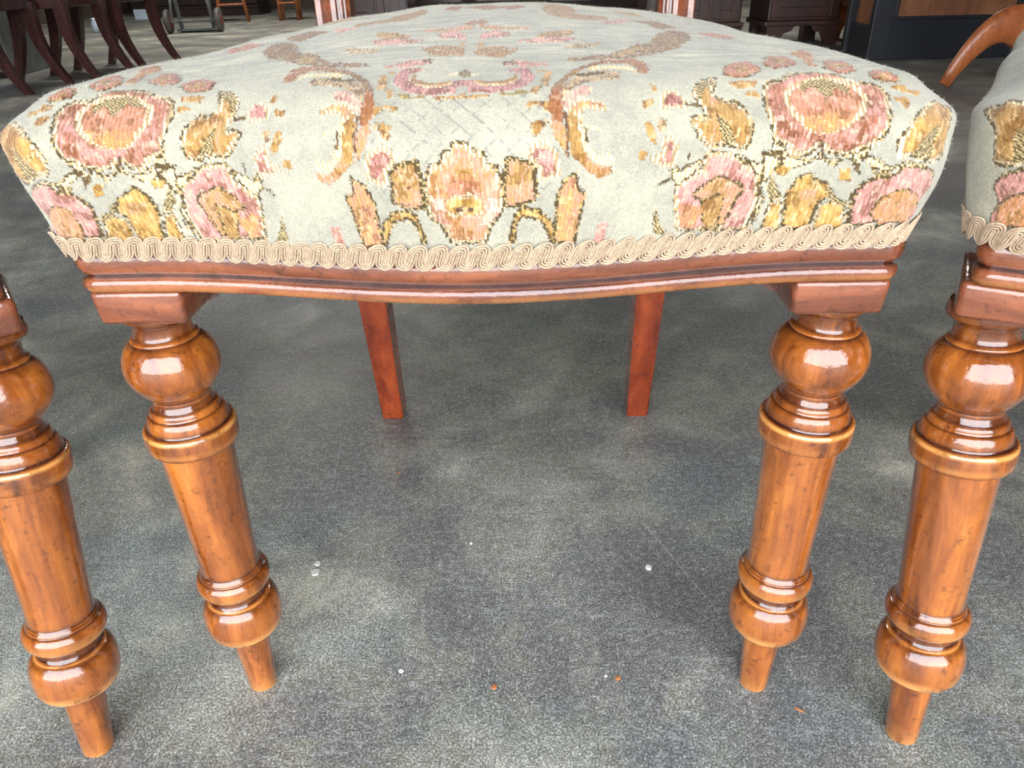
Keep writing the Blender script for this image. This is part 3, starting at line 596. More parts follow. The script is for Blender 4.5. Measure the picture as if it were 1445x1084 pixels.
# ------------------------------------------------------------------ chair parts
CHAIR = empty('side_chair')
def make_pad(parent):
    V, Fc, F_, base, nor, ov = pad_mesh(900, 420, 170)
    V = V.copy(); V[:, 0] -= .002
    me = bpy.data.meshes.new('seat_pad')
    me.vertices.add(len(V)); me.vertices.foreach_set('co', V.ravel())
    nf = len(Fc); me.loops.add(nf * 4); me.loops.foreach_set('vertex_index', Fc.ravel().astype(np.int32))
    me.polygons.add(nf); me.polygons.foreach_set('loop_start', np.arange(0, nf * 4, 4, dtype=np.int32))
    me.update(calc_edges=True); me.validate()
    nn = np.zeros(len(V) * 3); me.vertices.foreach_get('normal', nn); nn = nn.reshape(-1, 3)
    F2 = F_.copy()
    h = sample(HGT, F2); rng = np.random.default_rng(3)
    lump = .0011 * np.sin(V[:, 0] * 61 + V[:, 2] * 90 + 1.3) * np.cos(V[:, 0] * 23 + V[:, 1] * 31) 
    V2 = V + nn * ((h - .45) * .0011 + rng.normal(0, .00009, len(V)) + lump)[:, None]
    me.vertices.foreach_set('co', V2.ravel())
    c = sample(FAB, F2) / 255.0; c = np.where(c > .04045, ((c + .055) / 1.055) ** 2.4, c / 12.92)
    at = me.attributes.new('weave_colour', 'FLOAT_COLOR', 'POINT'); at.data.foreach_set('color', np.concatenate([c, np.ones((len(c), 1))], 1).ravel())
    me.update()
    return link('seat_pad', me, M_VELVET, parent, True), base, nor, ov
PAD, PB, PN, PO = make_pad(CHAIR)
# velvet fuzz standing off the pad
def make_fuzz(pad, n=45000):
    me = pad.data; V = np.zeros(len(me.vertices) * 3); me.vertices.foreach_get('co', V); V = V.reshape(-1, 3)
    NN = np.zeros(len(V) * 3); me.vertices.foreach_get('normal', NN); NN = NN.reshape(-1, 3)
    C = np.zeros(len(V) * 4); me.attributes['weave_colour'].data.foreach_get('color', C); C = C.reshape(-1, 4)
    rng = np.random.default_rng(11); idx = rng.integers(0, len(V), n)
    idx = idx[V[idx, 2] > .383]; n = len(idx)
    P = V[idx]; D = NN[idx] + rng.normal(0, .55, (n, 3)); D /= np.linalg.norm(D, axis=1)[:, None]
    S = np.cross(D, rng.normal(0, 1, (n, 3))); S /= np.linalg.norm(S, axis=1)[:, None]
    L = rng.uniform(.0009, .0021, n)[:, None]
    A = P + S * .00007; B = P - S * .00007; T = P + D * L + np.array([0, 0, -.0003])
    W = np.stack([A, B, T], 1).reshape(-1, 3)
    m2 = bpy.data.meshes.new('velvet_fuzz'); m2.from_pydata(W.tolist(), [], np.arange(3 * n).reshape(-1, 3).tolist())
    at = m2.attributes.new('weave_colour', 'FLOAT_COLOR', 'POINT'); at.data.foreach_set('color', np.repeat(C[idx], 3, axis=0).ravel())
    o = link('velvet_fuzz', m2, M_VELVET, pad); o['kind'] = 'stuff'; return o
make_fuzz(PAD)
def make_braid(parent):
    off = INS + .45 * PO + .0012
    P = PB[:, :2] + PN * off[:, None]; P[:, 0] -= .002
    P = np.vstack([P, P[:1]]); Nn = np.vstack([PN, PN[:1]])
    s = np.concatenate([[0], np.cumsum(np.hypot(*np.diff(P, axis=0).T))]); L = s[-1]
    k = round(L / .0093); per = L / k; r = per / 4; half = .0019; hs = .0022
    cords = [-1, -.34, .34, 1]; ns = 9; mb = MB(); nsec = 6
    VV = []; FFc = []; cnt = 0
    for c in cords:
        a = []; z = []
        for w_ in range(k):
            for side in (0, 1):
                cx = w_ * per + r + side * 2 * r; up_ = 1 if side == 0 else -1
                rr = r + up_ * c * half
                for q in (-1, 0): a.append(cx - rr); z.append(up_ * (hs * (1 + q) - (0 if q else 0)) * 1.0 if q == 0 else 0.0)
                for t in range(1, ns):
                    th = math.pi * t / ns
                    a.append(cx - rr * math.cos(th)); z.append(up_ * (hs + rr * math.sin(th)))
                a.append(cx + rr); z.append(up_ * hs)
        a = np.array(a); z = np.array(z)
        a2 = a + .38 * z
        a2 %= L
        px_ = np.interp(a2, s, P[:, 0]); py_ = np.interp(a2, s, P[:, 1]); nx_ = np.interp(a2, s, Nn[:, 0]); ny_ = np.interp(a2, s, Nn[:, 1])
        lift = .0007 * np.cos(a / per * 2 * np.pi) + .0004
        lean = z * .30
        C3 = np.stack([px_ + nx_ * (lift + lean), py_ + ny_ * (lift + lean), .3700 + z], -1)
        T = np.roll(C3, -1, 0) - np.roll(C3, 1, 0); T /= np.linalg.norm(T, axis=1)[:, None]
        NO = np.stack([nx_, ny_, 0 * nx_], -1); B = np.cross(T, NO); B /= np.linalg.norm(B, axis=1)[:, None]; NO = np.cross(B, T)
        m = len(C3); ring = []
        for q in range(nsec):
            an = 2 * math.pi * q / nsec; ring.append(C3 + (NO * math.cos(an) * .8 + B * math.sin(an)) * .00062)
        VV.append(np.stack(ring, 1).reshape(-1, 3)); i = np.arange(m)[:, None]; q = np.arange(nsec)[None, :]
        j = (i + 1) % m; q1 = (q + 1) % nsec
        FFc.append(np.stack([i * nsec + q, i * nsec + q1, j * nsec + q1, j * nsec + q], -1).reshape(-1, 4) + cnt); cnt += m * nsec
    me = bpy.data.meshes.new('gimp_braid'); me.from_pydata(np.concatenate(VV).tolist(), [], np.concatenate(FFc).tolist())
    return link('gimp_braid', me, M_CORD, parent, True)
BR = make_braid(CHAIR); BR['label'] = 'cream corded gimp braid in a wavy band'

# rail moulding: (outward offset, z)
RP = [(-.020, .3432), (-.0035, .3432), (-.0012, .3440), (0, .3462), (.0002, .3486), (-.0008, .3506), (-.0034, .3518), (-.0030, .3528), (-.0006, .3545), (.0010, .3580),
      (.0008, .3620), (-.0006, .3655), (-.0030, .3680), (-.007, .3690), (-.020, .3690)]
RG = [0, .3, -.3, -.2, .1, .5, 1.0, .9, .3, 0, 0, .1, .3, .4, .4]
def rail(name, pts, nrm, mat, parent):
    mb = MB(); k = len(RP); vs_ = []; g = []
    for (p, n_) in zip(pts, nrm):
        for (o_, z), gg in zip(RP, RG): vs_.append((p[0] + n_[0] * o_, p[1] + n_[1] * o_, z)); g.append(gg)
    m = len(pts)
    fs = [(i * k + j, (i + 1) * k + j, (i + 1) * k + (j + 1) % k, i * k + (j + 1) % k) for i in range(m - 1) for j in range(k)]
    fs += [tuple(range(k)), tuple((m - 1) * k + j for j in reversed(range(k)))]
    mb.add(vs_, fs, g); return mb.build(name, mat, parent, angle=R(50), grime=True)
xs = [-.204 + .408 * i / 96 for i in range(97)]
fp = [(x, float(railY(x))) for x in xs]; fn = []
for i in range(97):
    a, b = fp[max(i - 1, 0)], fp[min(i + 1, 96)]; l = math.hypot(b[0] - a[0], b[1] - a[1]); fn.append(((b[1] - a[1]) / l, -(b[0] - a[0]) / l))
rail('front_rail', [(-.2045, YF + .016), (-.2045, YF + .004)] + fp[1:-1] + [(.2045, YF + .004), (.2045, YF + .016)], [(-1, 0), (-.85, -.5)] + fn[1:-1] + [(.85, -.5), (1, 0)], M_RAIL, CHAIR)
for sx in (-1, 1):
    pts = [(sx * float(railW(y)), y) for y in np.linspace(YF + .0165, .350, 12)]
    rail('side_rail', pts if sx > 0 else pts[::-1], [(sx * .997, .07)] * 12, M_RAIL, CHAIR)
MB().box((-.150, .375, .343), (.150, .400, .369), .003).build('back_rail', M_RAIL, CHAIR, angle=R(40), grime=True)

MB().prism([(-.186, -.022), (.186, -.022), (.168, .378), (-.168, .378)], .350, .360, 'z').build('seat_board', M_DARK, CHAIR)
# turned front leg
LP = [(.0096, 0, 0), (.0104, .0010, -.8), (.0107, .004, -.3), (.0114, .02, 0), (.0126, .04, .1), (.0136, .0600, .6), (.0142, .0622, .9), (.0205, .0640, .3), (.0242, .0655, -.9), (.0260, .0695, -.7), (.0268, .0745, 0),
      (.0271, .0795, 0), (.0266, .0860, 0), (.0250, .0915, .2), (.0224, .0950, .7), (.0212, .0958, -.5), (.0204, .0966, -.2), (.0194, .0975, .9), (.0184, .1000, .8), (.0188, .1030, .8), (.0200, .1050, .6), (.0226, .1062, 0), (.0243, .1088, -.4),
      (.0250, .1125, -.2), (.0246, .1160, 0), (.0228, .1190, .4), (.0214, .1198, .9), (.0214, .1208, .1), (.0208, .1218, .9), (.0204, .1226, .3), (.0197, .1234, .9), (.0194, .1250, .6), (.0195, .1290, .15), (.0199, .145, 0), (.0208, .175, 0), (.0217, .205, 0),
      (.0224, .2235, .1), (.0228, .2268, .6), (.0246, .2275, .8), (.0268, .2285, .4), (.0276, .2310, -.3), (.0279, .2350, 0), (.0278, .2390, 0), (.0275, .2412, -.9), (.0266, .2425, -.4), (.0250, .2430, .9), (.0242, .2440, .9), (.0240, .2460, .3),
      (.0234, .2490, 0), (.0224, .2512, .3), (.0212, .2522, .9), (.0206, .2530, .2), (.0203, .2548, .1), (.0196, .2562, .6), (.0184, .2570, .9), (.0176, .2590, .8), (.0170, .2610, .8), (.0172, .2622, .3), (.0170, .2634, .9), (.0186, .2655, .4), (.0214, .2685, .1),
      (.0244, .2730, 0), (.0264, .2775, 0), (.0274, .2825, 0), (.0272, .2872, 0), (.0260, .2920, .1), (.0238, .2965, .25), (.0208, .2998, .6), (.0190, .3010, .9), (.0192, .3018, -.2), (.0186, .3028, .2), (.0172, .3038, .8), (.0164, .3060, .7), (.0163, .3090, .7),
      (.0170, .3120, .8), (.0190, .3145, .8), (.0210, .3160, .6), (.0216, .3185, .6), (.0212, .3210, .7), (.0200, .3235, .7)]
def refine(P):
    out = []; m = len(P)
    for i in range(m - 1):
        a, b, c, d = P[max(i - 1, 0)], P[i], P[i + 1], P[min(i + 2, m - 1)]
        nn = 3 if max(abs(c[1] - b[1]), abs(c[0] - b[0])) > .0018 else 2
        for q in range(nn):
            t = q / nn; v = []
            for j in range(3):
                x = .5 * (2 * b[j] + (c[j] - a[j]) * t + (2 * a[j] - 5 * b[j] + 4 * c[j] - d[j]) * t * t + (-a[j] + 3 * b[j] - 3 * c[j] + d[j]) * t ** 3)
                lo, hi = min(b[j], c[j]), max(b[j], c[j]); e_ = (.0004 if j < 2 else .05); v.append(min(max(x, lo - e_), hi + e_) if j != 1 else min(max(x, lo), hi))
            out.append(tuple(v))
    out.append(P[-1]); return out
LPR = refine(LP)
legmesh = None
def front_leg(sx):
    global legmesh
    if legmesh is None:
        mb = MB().lathe([(r, z) for r, z, _ in LPR], 72, g=[g for _, _, g in LPR])
        o = mb.build('front_leg', M_LEG, CHAIR, angle=R(60), grime=True); legmesh = o.data
    else:
        o = bpy.data.objects.new('front_leg', legmesh); col.objects.link(o); o.parent = CHAIR
    o.location = (sx * .19, 0, 0); 
    if sx > 0: o.rotation_euler = (0, 0, 2.2)
    return o
LEGS = {sx: front_leg(sx) for sx in (-1, 1)}
for sx in (-1, 1):
    bm = bmesh.new(); bmesh.ops.create_cube(bm, size=1)
    for v in bm.verts:
        top = v.co.z > 0
        v.co = Vector((sx * .1800 + v.co.x * (.0485 if top else .0465), -.0105 + v.co.y * (.052 if top else .0485), .3332 + v.co.z * .0200))
    bmesh.ops.bevel(bm, geom=bm.edges[:], offset=.0034, segments=3, affect='EDGES', profile=.5)
    mb = MB(); bm.verts.index_update(); mb.add([v.co for v in bm.verts], [[v.index for v in f.verts] for f in bm.faces], [(.5 if v.co.z < .326 else 0) for v in bm.verts]); bm.free()
    mb.build('corner_block', M_RAIL, CHAIR, angle=R(50), grime=True)
    # ogee bracket on the inner side of the block
    ix = sx * .159
    poly = [(0, .3432), (-.021, .3432), (-.0215, .3410), (-.019, .3385), (-.0145, .3365), (-.0115, .3340), (-.0105, .3300), (-.007, .3262), (-.002, .3240), (.004, .3235)]
    mb = MB().prism([(ix + sx * a, z) for a, z in poly], -.004, .030)
    mb.g = [.7] * len(mb.v); mb.build('bracket', M_RAIL, CHAIR, angle=R(50), grime=True)

# rear legs flow up into the back posts
for sx in (-1, 1):
    path = [(.150, .398, 0, .0125, .0150), (.1495, .382, .08, .0135, .0165), (.1495, .366, .17, .0148, .018), (.153, .360, .26, .016, .019), (.158, .366, .34, .018, .02)]
    mb = MB(); vs_ = []
    for (x, y, z, hx, hy) in path:
        for a, b in ((-1, -1), (1, -1), (1, 1), (-1, 1)): vs_.append((sx * x + a * hx, y + b * hy, z))
    fs = [(i * 4 + j, i * 4 + (j + 1) % 4, i * 4 + 4 + (j + 1) % 4, i * 4 + 4 + j) for i in range(4) for j in range(4)] + [(3, 2, 1, 0), (16, 17, 18, 19)]
    bm = bmesh.new(); vv = [bm.verts.new(v) for v in vs_]; [bm.faces.new([vv[i] for i in f]) for f in fs]
    bmesh.ops.bevel(bm, geom=bm.edges[:], offset=.0012, segments=2, affect='EDGES'); bm.verts.index_update()
    MB().add([v.co for v in bm.verts], [[v.index for v in f.verts] for f in bm.faces]).build('rear_leg', M_REAR, CHAIR, angle=R(40)); bm.free()
    # moulded back post
    sec = [(-.021, .012), (-.021, -.008), (-.019, -.0105), (-.0125, -.0115), (-.0100, -.0095), (-.0085, -.0120), (.0000, -.0145), (.0050, -.0130), (.0062, -.0098), (.0085, -.0098), (.0098, -.0125), (.0125, -.0130), (.0140, -.0098), (.0160, -.0098), (.0180, -.0115), (.0208, -.0090), (.021, .012)]
    rows = [(.158, .390, .336), (.162, .402, .39), (.164, .412, .46), (.166, .425, .55), (.172, .450, .70), (.160, .480, .86)]
    k = len(sec); vs_ = []; g = []
    for (x, y, z) in rows:
        for a, b in sec: vs_.append((sx * (x - a * .82), y + b, z)); g.append(.8 if abs(b + .0098) < .0003 else 0)
    fs = [(i * k + j, i * k + (j + 1) % k, (i + 1) * k + (j + 1) % k, (i + 1) * k + j) for i in range(len(rows) - 1) for j in range(k)] + [tuple(reversed(range(k))), tuple((len(rows) - 1) * k + j for j in range(k))]
    MB().add(vs_, fs, g).build('back_post', M_RAIL, CHAIR, angle=R(30), grime=True)
def arch(z0, h0, y0, rise, name, t=.012):
    n_ = 24; top = []; bot = []
    for i in range(n_ + 1):
        x = -.165 + .33 * i / n_; q = 1 - (x / .165) ** 2; top.append((x, z0 + h0 + rise * q)); bot.append((x, z0 + rise * .4 * q))
    MB().prism(bot + top[::-1], y0 - t, y0 + t).build(name, M_RAIL, CHAIR, angle=R(40), grime=True)
arch(.800, .055, .468, .06, 'crest_rail'); arch(.580, .035, .432, .02, 'cross_rail', .009)
tag(CHAIR, 'middle side chair with the whole floral brocade seat and all four legs in view', 'chair', 'turned-leg upholstered side chairs')

def neighbour(label, toppt, rz, sx, foot):
    c = copy_tree(CHAIR); c['label'] = label
    lx, ly = sx * .187, 0
    ox = toppt[0] - (lx * math.cos(rz)); oy = toppt[1] - (lx * math.sin(rz))
    c.location = (ox, oy, 0); c.rotation_euler = (0, 0, rz)
    for ch in c.children:                                         # block sits square over its leg
        if ch.name.startswith(('corner_block', 'bracket')) and sum(v.co.x for v in ch.data.vertices) * sx > 0: ch.location.x += sx * .004
    # its visible leg stands slightly raked: foot forward of the block
    d = Vector((foot[0] - toppt[0], foot[1] - toppt[1], 0)); d = Matrix.Rotation(-rz, 3, 'Z') @ d
    for ch in c.children:
        if ch.name.startswith('front_leg'):
            s_ = 1 if ch.location.x > 0 else -1
            dd = Vector((d.x * (1 if s_ == sx else -1), d.y, 0))
            if s_ == sx: ch.location.x = lx
            ch.location = (ch.location.x + dd.x, ch.location.y + dd.y, 0)
            ax = Vector((0, 0, .3)) - dd; ch.rotation_mode = 'QUATERNION'
            ch.rotation_quaternion = ax.to_track_quat('Z', 'Y')
    return c
neighbour('side chair at the left edge, only its turned front leg and seat corner showing', (-.277, -.027), .66, 1, (-.293, -.056))
neighbour('side chair at the right edge, its rounded seat corner and one turned leg showing', (.270, -.018), -.48, -1, (.2835, -.044))

# ------------------------------------------------------------------ things in the shop behind
def sabre_chair(x, y, rz, label):
    c = empty('mahogany_dining_chair', (x, y, 0), rz)
    tag(c, label, 'chair', 'mahogany sabre-leg dining chairs')
    # local: faces +x ; front legs at x=+.0, rear legs at x=-.40
    def sabre(y0, front):
        pts = []
        for i in range(9):
            t = i / 8
            if front: pts.append((-.10 + .10 * (1 - t) ** 2.0 - .02 * math.sin(t * PI), .385 * t))
            else: pts.append((-.36 - .10 * (1 - t) ** 1.8, .385 * t))
        vs_ = []
        for i, (px_, z) in enumerate(pts):
            t = i / 8; hx = .019 + .014 * t; hy = .016 + .006 * t
            for a, b in ((-1, -1), (1, -1), (1, 1), (-1, 1)): vs_.append((px_ + a * hx, y0 + b * hy, z))
        fs = [(i * 4 + j, i * 4 + (j + 1) % 4, i * 4 + 4 + (j + 1) % 4, i * 4 + 4 + j) for i in range(8) for j in range(4)] + [(3, 2, 1, 0), (32, 33, 34, 35)]
        MB().add(vs_, fs).build('leg', M_MAHOG, c, angle=R(50))
    for yy in (-.19, .19): sabre(yy, True)
    for yy in (-.17, .17): sabre(yy, False)
    MB().box((-.125, -.205, .355), (-.095, .205, .42), .004).build('front_rail', M_MAHOG, c)
    for yy in (-.19, .19):
        MB().box((-.38, yy - .013, .35), (-.11, yy + .013, .42), .004).build('side_rail', M_MAHOG, c)
    MB().box((-.37, -.18, .35), (-.34, .18, .42), .004).build('back_rail', M_MAHOG, c)
    MB().box((-.39, -.20, .415), (-.085, .20, .45), .012).build('seat', M_MAHOG, c)
    for yy in (-.18, .18): MB().sweep([(-.37, yy, .41), (-.40, yy, .62), (-.46, yy, .86)], .018, sec=[(-1, -.7), (1, -.7), (1, .7), (-1, .7)]).build('back_post', M_MAHOG, c)
    MB().box((-.475, -.22, .78), (-.445, .22, .88), .006).build('crest_rail', M_MAHOG, c)
    return c
sabre_chair(-2.40, 3.55, .02, 'mahogany dining chair with sabre legs, nearest of the row at the upper left')
sabre_chair(-2.27, 3.985, .0, 'mahogany dining chair with sabre legs, middle one of the row at the upper left')
sabre_chair(-2.24, 4.50, -.12, 'mahogany dining chair with sabre legs, farthest of the row at the upper left')
t = empty('metal_chest', (-3.20, 4.05, 0), .12); tag(t, 'grey painted metal chest on the floor at the far upper left', 'chest')
MB().box((-.45, 0, 0), (.28, .5, .42), .01).build('body', M_GREY, t); MB().box((-.46, -.012, .42), (.29, .512, .47), .012).build('lid', M_GREY, t)
MB().box((-.46, -.006, 0), (.29, .0, .03)).build('base_strip', M_DARK, t)

t = empty('sack_truck', (-3.17, 7.35, 0), PI + .12); tag(t, 'grey two-wheeled sack truck with red wheel hubs standing on the floor', 'trolley')
for sx in (-1, 1):
    wprof = [(.045, -.022), (.075, -.024), (.098, -.018), (.105, 0), (.098, .018), (.075, .024), (.045, .022)]
    mb = MB().lathe(wprof, 28); mb.v = [(z + sx * .235, x, y + .105) for x, y, z in mb.v]; wl = mb.build('wheel', M_RUBBER, t, angle=R(40))
    mb = MB().lathe([(.015, -.028), (.05, -.026), (.056, -.01), (.056, .01), (.05, .026), (.015, .028)], 20); mb.v = [(z + sx * .235, x, y + .105) for x, y, z in mb.v]; mb.build('hub', M_RED, wl, angle=R(40))
    MB().sweep([(sx * .15, -.10, .03), (sx * .15, -.02, .45), (sx * .15, .10, 1.15)], .02, 8).build('side_rail', M_GREY, t, smooth=True)
    MB().sweep([(sx * .15, -.03, .10), (sx * .19, .06, .10), (sx * .15, .05, .40)], .013, 8).build('wheel_bracket', M_GREY, t, smooth=True)
MB().sweep([(-.25, 0, .105), (.25, 0, .105)], .012, 8).build('axle', M_GREY, t)
MB().box((-.20, -.28, .01), (.20, -.08, .03), .003).build('toe_plate', M_GREY, t)
for z in (.35, .70, 1.05): MB().sweep([(-.15, -.05 + .14 * (z - .3), z), (.15, -.05 + .14 * (z - .3), z)], .012, 8).build('crossbar', M_GREY, t)

def stool(x, y, rz, h, splay, label, n=4):
    t = empty('wooden_stool', (x, y, 0), rz); tag(t, label, 'stool', 'wooden stools at the back of the shop')
    r = .13
    for i in range(n):
        a = PI / 4 + i * PI / 2; c_, s_ = math.cos(a), math.sin(a)
        MB().sweep([((r + splay) * c_, (r + splay) * s_, 0), (r * c_, r * s_, h - .03)], [.017, .02], 10).build('leg', M_STOOL, t, smooth=True)
    for z, k in ((.18, .75), (.32, .55)):
        q = (r + splay * k) * .707
        for s_ in (-1, 1): MB().sweep([(-q, s_ * q, z), (q, s_ * q, z)], .011, 8).build('stretcher', M_STOOL, t)
    MB().lathe([(.15, h - .035), (.17, h - .03), (.175, h - .012), (.165, h)], 28).build('seat', M_STOOL, t, angle=R(40))
stool(-3.38, 9.0, .3, .62, .10, 'splayed-leg wooden stool at the far back, beyond the sack truck')
stool(-2.72, 9.0, .1, .60, .01, 'straight-legged wooden stool at the far back, close to the chair post')

def cabinet(name, x, y, wd, dp, h, mat, pmat, label, cat, doors=2, rz=0, plinth=.09, feet=False):
    t = empty(name, (x, y, 0), rz); tag(t, label, cat)
    MB().box((-wd / 2, 0, plinth + .03), (wd / 2, dp, h), .006).build('body', mat, t)
    if feet:
        for sx in (-1, 1):
            poly = [(sx * wd / 2, 0), (sx * wd / 2, plinth), (sx * (wd / 2 - .17), plinth), (sx * (wd / 2 - .15), plinth * .75), (sx * (wd / 2 - .105), plinth * .62), (sx * (wd / 2 - .085), plinth * .25), (sx * (wd / 2 - .08), 0)]
            MB().prism(poly, -.012, .012).build('bracket_foot', mat, t)
            MB().box((sx * (wd / 2 - .015) - .012, .012, 0), (sx * (wd / 2 - .015) + .012, .12, plinth)).build('bracket_foot', mat, t)
            MB().box((sx * (wd / 2 - .05) - .04, dp - .1, 0), (sx * (wd / 2 - .05) + .04, dp, plinth)).build('back_foot', mat, t)
    else: MB().box((-wd / 2 - .012, -.014, 0), (wd / 2 + .012, dp, plinth), .006).build('plinth', mat, t)
    MB().box((-wd / 2 - .018, -.022, plinth), (wd / 2 + .018, dp, plinth + .03), .008).build('base_moulding', mat, t)
    MB().box((-wd / 2 - .02, -.025, h), (wd / 2 + .02, dp, h + .03), .008).build('top', mat, t)
    dw = wd / doors
    for i in range(doors):
        a = -wd / 2 + i * dw + .012; b_ = a + dw - .024; z0, z1 = plinth + .05, h - .03; s_ = .055
        d = MB().box((a, -.018, z0), (a + s_, 0, z1), .003).box((b_ - s_, -.018, z0), (b_, 0, z1), .003).box((a + s_, -.018, z0), (b_ - s_, 0, z0 + s_), .003).box((a + s_, -.018, z1 - s_), (b_ - s_, 0, z1), .003).build('door', mat, t)
        MB().box((a + s_, -.008, z0 + s_), (b_ - s_, -.001, z1 - s_), .002).build('door_panel', pmat, d)
        mb = MB().lathe([(.005, 0), (.006, .012), (.014, .02), (.012, .03), (.004, .034)], 12); mb.v = [(x_ + (b_ - .03 if i % 2 == 0 else a + .03), -z_ - .018, y_ + (z0 + z1) / 2) for x_, y_, z_ in mb.v]; mb.build('knob', M_STOOL, d)
    return t
cabinet('wardrobe', 1.10, 5.05, .62, .5, 1.9, M_CAB, M_CAB, 'tall dark brown wardrobe with vertical mouldings behind the seat, right of the back post', 'wardrobe', 3)
cabinet('chest_of_drawers', 1.72, 4.75, .44, .45, 1.0, M_CAB, M_CAB, 'brown wooden chest on shaped bracket feet behind the seat', 'chest', 1, 0, .11, True)
cabinet('sideboard', -1.17, 6.0, .50, .45, .95, M_MAHOG, M_MAHOG, 'reddish mahogany cabinet seen just right of the left back post', 'cabinet')
cabinet('sideboard', -.55, 7.4, 1.1, .5, 1.1, M_DARK, M_CAB, 'very dark sideboard behind the middle of the seat', 'cabinet')
cabinet('sideboard', .62, 7.0, .95, .5, 1.3, M_DARK, M_CAB, 'very dark cabinet behind the right back post', 'cabinet')
cabinet('sideboard', -2.2, 10.6, 1.3, .5, 1.5, M_DARK, M_DARK, 'near-black cabinet against the back wall behind the stools', 'cabinet')
cabinet('sideboard', -4.3, 10.4, 1.5, .5, 1.2, M_DARK, M_DARK, 'near-black cabinet against the back wall behind the sack truck', 'cabinet')
cabinet('sideboard', 3.6, 5.4, 1.2, .5, 1.2, M_CAB, M_TAN, 'brown cabinet behind the pedestal table', 'cabinet')

# tan end panel with an arched foot
t = empty('panel_end_stand', (2.20, 4.62, 0)); tag(t, 'orange-brown slab-ended stand with a curved foot, left of the black cabinet', 'stand')
for yy in (0, .5):
    poly = [(-.16, 0), (-.16, .78), (.16, .78), (.16, 0), (.10, 0), (.085, .05), (.04, .11), (-.02, .13), (-.07, .10), (-.095, .04), (-.10, 0)]
    MB().prism(poly, yy, yy + .03).build('end_panel', M_ORANGE, t)
MB().box((-.14, .03, .20), (.14, .5, .23)).build('shelf', M_ORANGE, t); MB().box((-.19, -.03, .78), (.19, .56, .81), .006).build('top', M_ORANGE, t)

# black framed cabinet with tan panels
t = empty('black_cabinet', (2.20, 3.86, 0), -.04); tag(t, 'black-framed cabinet with brown inset panels standing on the floor at the upper right', 'cabinet')
W2, D2, H2 = .36, .42, .92
for sx in (-1, 1):
    for yy in (0, D2 - .05): MB().box((sx * W2 - .05, yy, 0), (sx * W2 + .05, yy + .05, H2), .004).build('corner_post', M_BLACK, t)
for yy, nm in ((.004, 'front'), (D2 - .046, 'back')):
    MB().box((-W2, yy, .0), (W2, yy + .042, .19), .004).build('bottom_rail', M_BLACK, t); MB().box((-W2, yy, .80), (W2, yy + .042, H2 - .01), .004).build('top_rail', M_BLACK, t)
for sx in (-1, 1):
    MB().box((sx * W2 - .03, .04, 0), (sx * W2 + .03, D2 - .04, .16), .004).build('side_rail', M_BLACK, t); MB().box((sx * W2 - .03, .04, .82), (sx * W2 + .03, D2 - .04, H2 - .01), .004).build('side_rail', M_BLACK, t)
    MB().box((sx * W2 - .01, .04, .15), (sx * W2 + .01, D2 - .04, .83)).build('side_panel', M_TAN, t)
MB().box((-W2, .020, .17), (W2, .032, .82)).build('front_panel', M_TAN, t)
MB().box((-W2 + .05, .000, .19), (W2 - .05, .018, .205), .003).box((-W2 + .05, .0, .205), (-W2 + .07, .018, .80), .003).box((W2 - .07, .0, .205), (W2 - .05, .018, .80), .003).build('panel_moulding', M_BLACK, t)
MB().box((-W2 - .07, -.02, H2), (W2 + .07, D2 + .02, H2 + .03), .006).build('top', M_BLACK, t)

# tripod pedestal table
t = empty('pedestal_table', (1.98, 2.83, 0), .0); tag(t, 'orange-brown tripod pedestal table, one curved leg in view at the upper right', 'table')
MB().lathe([(.035, .13), (.055, .15), (.062, .20), (.060, .26), (.042, .29), (.048, .31), (.036, .34), (.030, .40), (.040, .47), (.048, .52), (.036, .60), (.030, .66), (.055, .69)], 32).build('column', M_ORANGE, t, angle=R(40))
for i in range(3):
    a = PI + .10 + i * 2 * PI / 3; pts = []; rr = []
    for q in range(13):
        u_ = q / 12; rad = .04 + .27 * u_; z = .225 + .03 * math.sin(u_ * PI * .9) - .21 * u_ ** 2.2
        z = max(z, .018); pts.append((rad * math.cos(a), rad * math.sin(a), z)); rr.append(.058 * (1 - u_) + .024)
    MB().sweep(pts, rr, sec=[(math.cos(s_ * PI / 6), .62 * math.sin(s_ * PI / 6)) if False else (.5 * math.cos(s_ * PI / 6), math.sin(s_ * PI / 6)) for s_ in range(12)]).build('leg', M_ORANGE, t, smooth=True)
MB().lathe([(.02, .69), (.36, .695), (.375, .705), (.372, .718), (.34, .722)], 48).build('table_top', M_ORANGE, t, angle=R(40))

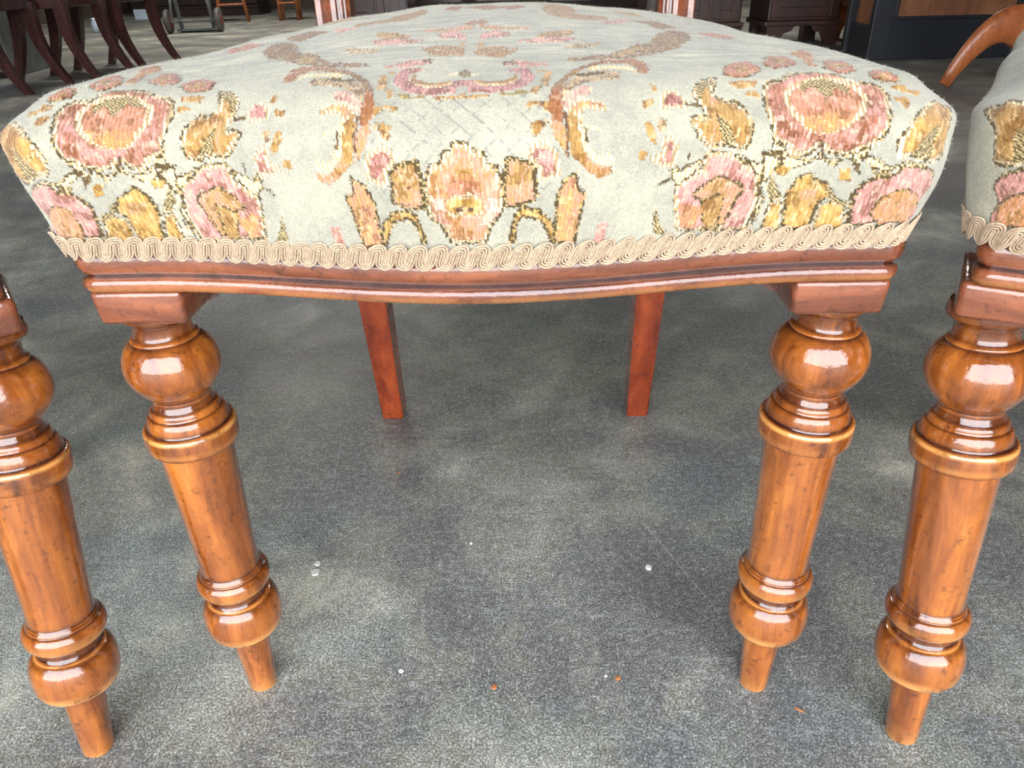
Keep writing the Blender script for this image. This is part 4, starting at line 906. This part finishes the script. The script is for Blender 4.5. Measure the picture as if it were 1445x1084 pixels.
# small things on the floor behind the mahogany chairs
M_GLASS = plain('pale_glazed_ware', (190, 206, 224), .2, .1, 10, coat=.5)
mb = MB().lathe([(.03, 0), (.05, .02), (.06, .07), (.045, .13), (.03, .16), (.036, .19)], 24); o = mb.build('vase', M_GLASS, smooth=True); o.scale = (.7, .7, .7); o.location = (-4.35, 7.75, 0); tag(o, 'small pale blue glazed vase on the floor, seen between the mahogany legs', 'vase')
o = MB().box((-.09, -.06, 0), (.09, .06, .12), .012).build('pale_box', M_GLASS); o.location = (-4.9, 10.0, 0); tag(o, 'small pale blue box on the floor left of the sack truck', 'box')

# litter on the concrete
M_FLAKE = plain('white_paint_flake', (226, 224, 216), .8, .1, 60); M_CHIP = plain('orange_wood_chip', (190, 120, 66), .7, .25, 60)
def litter(name, x, y, r, mat, label, cat, n=7, zz=.0012, el=1.0, rz=0):
    P = [(r * (.6 + .4 * random.random()) * math.cos(i * 2 * PI / n), el * r * (.6 + .4 * random.random()) * math.sin(i * 2 * PI / n)) for i in range(n)]
    o = MB().prism(P, 0, zz, 'z').build(name, mat); o.location = (x, y, .0002); o.rotation_euler.z = rz; tag(o, label, cat); return o
litter('paint_flake', -.1805, .1300, .0042, M_FLAKE, 'small white flake on the floor, upper of the two right of the left front leg', 'flake')
litter('paint_flake', -.1795, .1185, .0050, M_FLAKE, 'larger pale flake on the floor, lower of the two right of the left front leg', 'flake', 9)
litter('paint_flake', .1273, .1227, .0038, M_FLAKE, 'bright white flake on the floor left of the right front leg', 'flake', 6, .002)
litter('wood_chip', -.009, -.0055, .0026, M_CHIP, 'round orange chip on the floor at the lower centre', 'chip', 12, .001)
litter('straw', .2175, -.0256, .0045, M_CHIP, 'short brown straw on the floor between the two right legs', 'straw', 8, .001, .15, -.6)
litter('wood_chip', -.1255, .2712, .0024, M_CHIP, 'tiny orange splinter on the floor in front of the left rear leg', 'chip', 7, .001, .35, .8)
litter('paint_flake', -.0832, .0089, .0024, M_FLAKE, 'small white crumb on the floor left of the round orange chip', 'flake', 6)
litter('wood_chip', .0870, .0023, .0022, M_CHIP, 'small tan crumb on the floor right of the round orange chip', 'chip', 6, .0015)
litter('paint_flake', .0779, .0043, .0016, M_FLAKE, 'tiny white crumb just left of the small tan crumb', 'flake', 5)
litter('paint_flake', -.0377, .1563, .0018, M_FLAKE, 'tiny white crumb on the floor midway between the front legs', 'flake', 5)
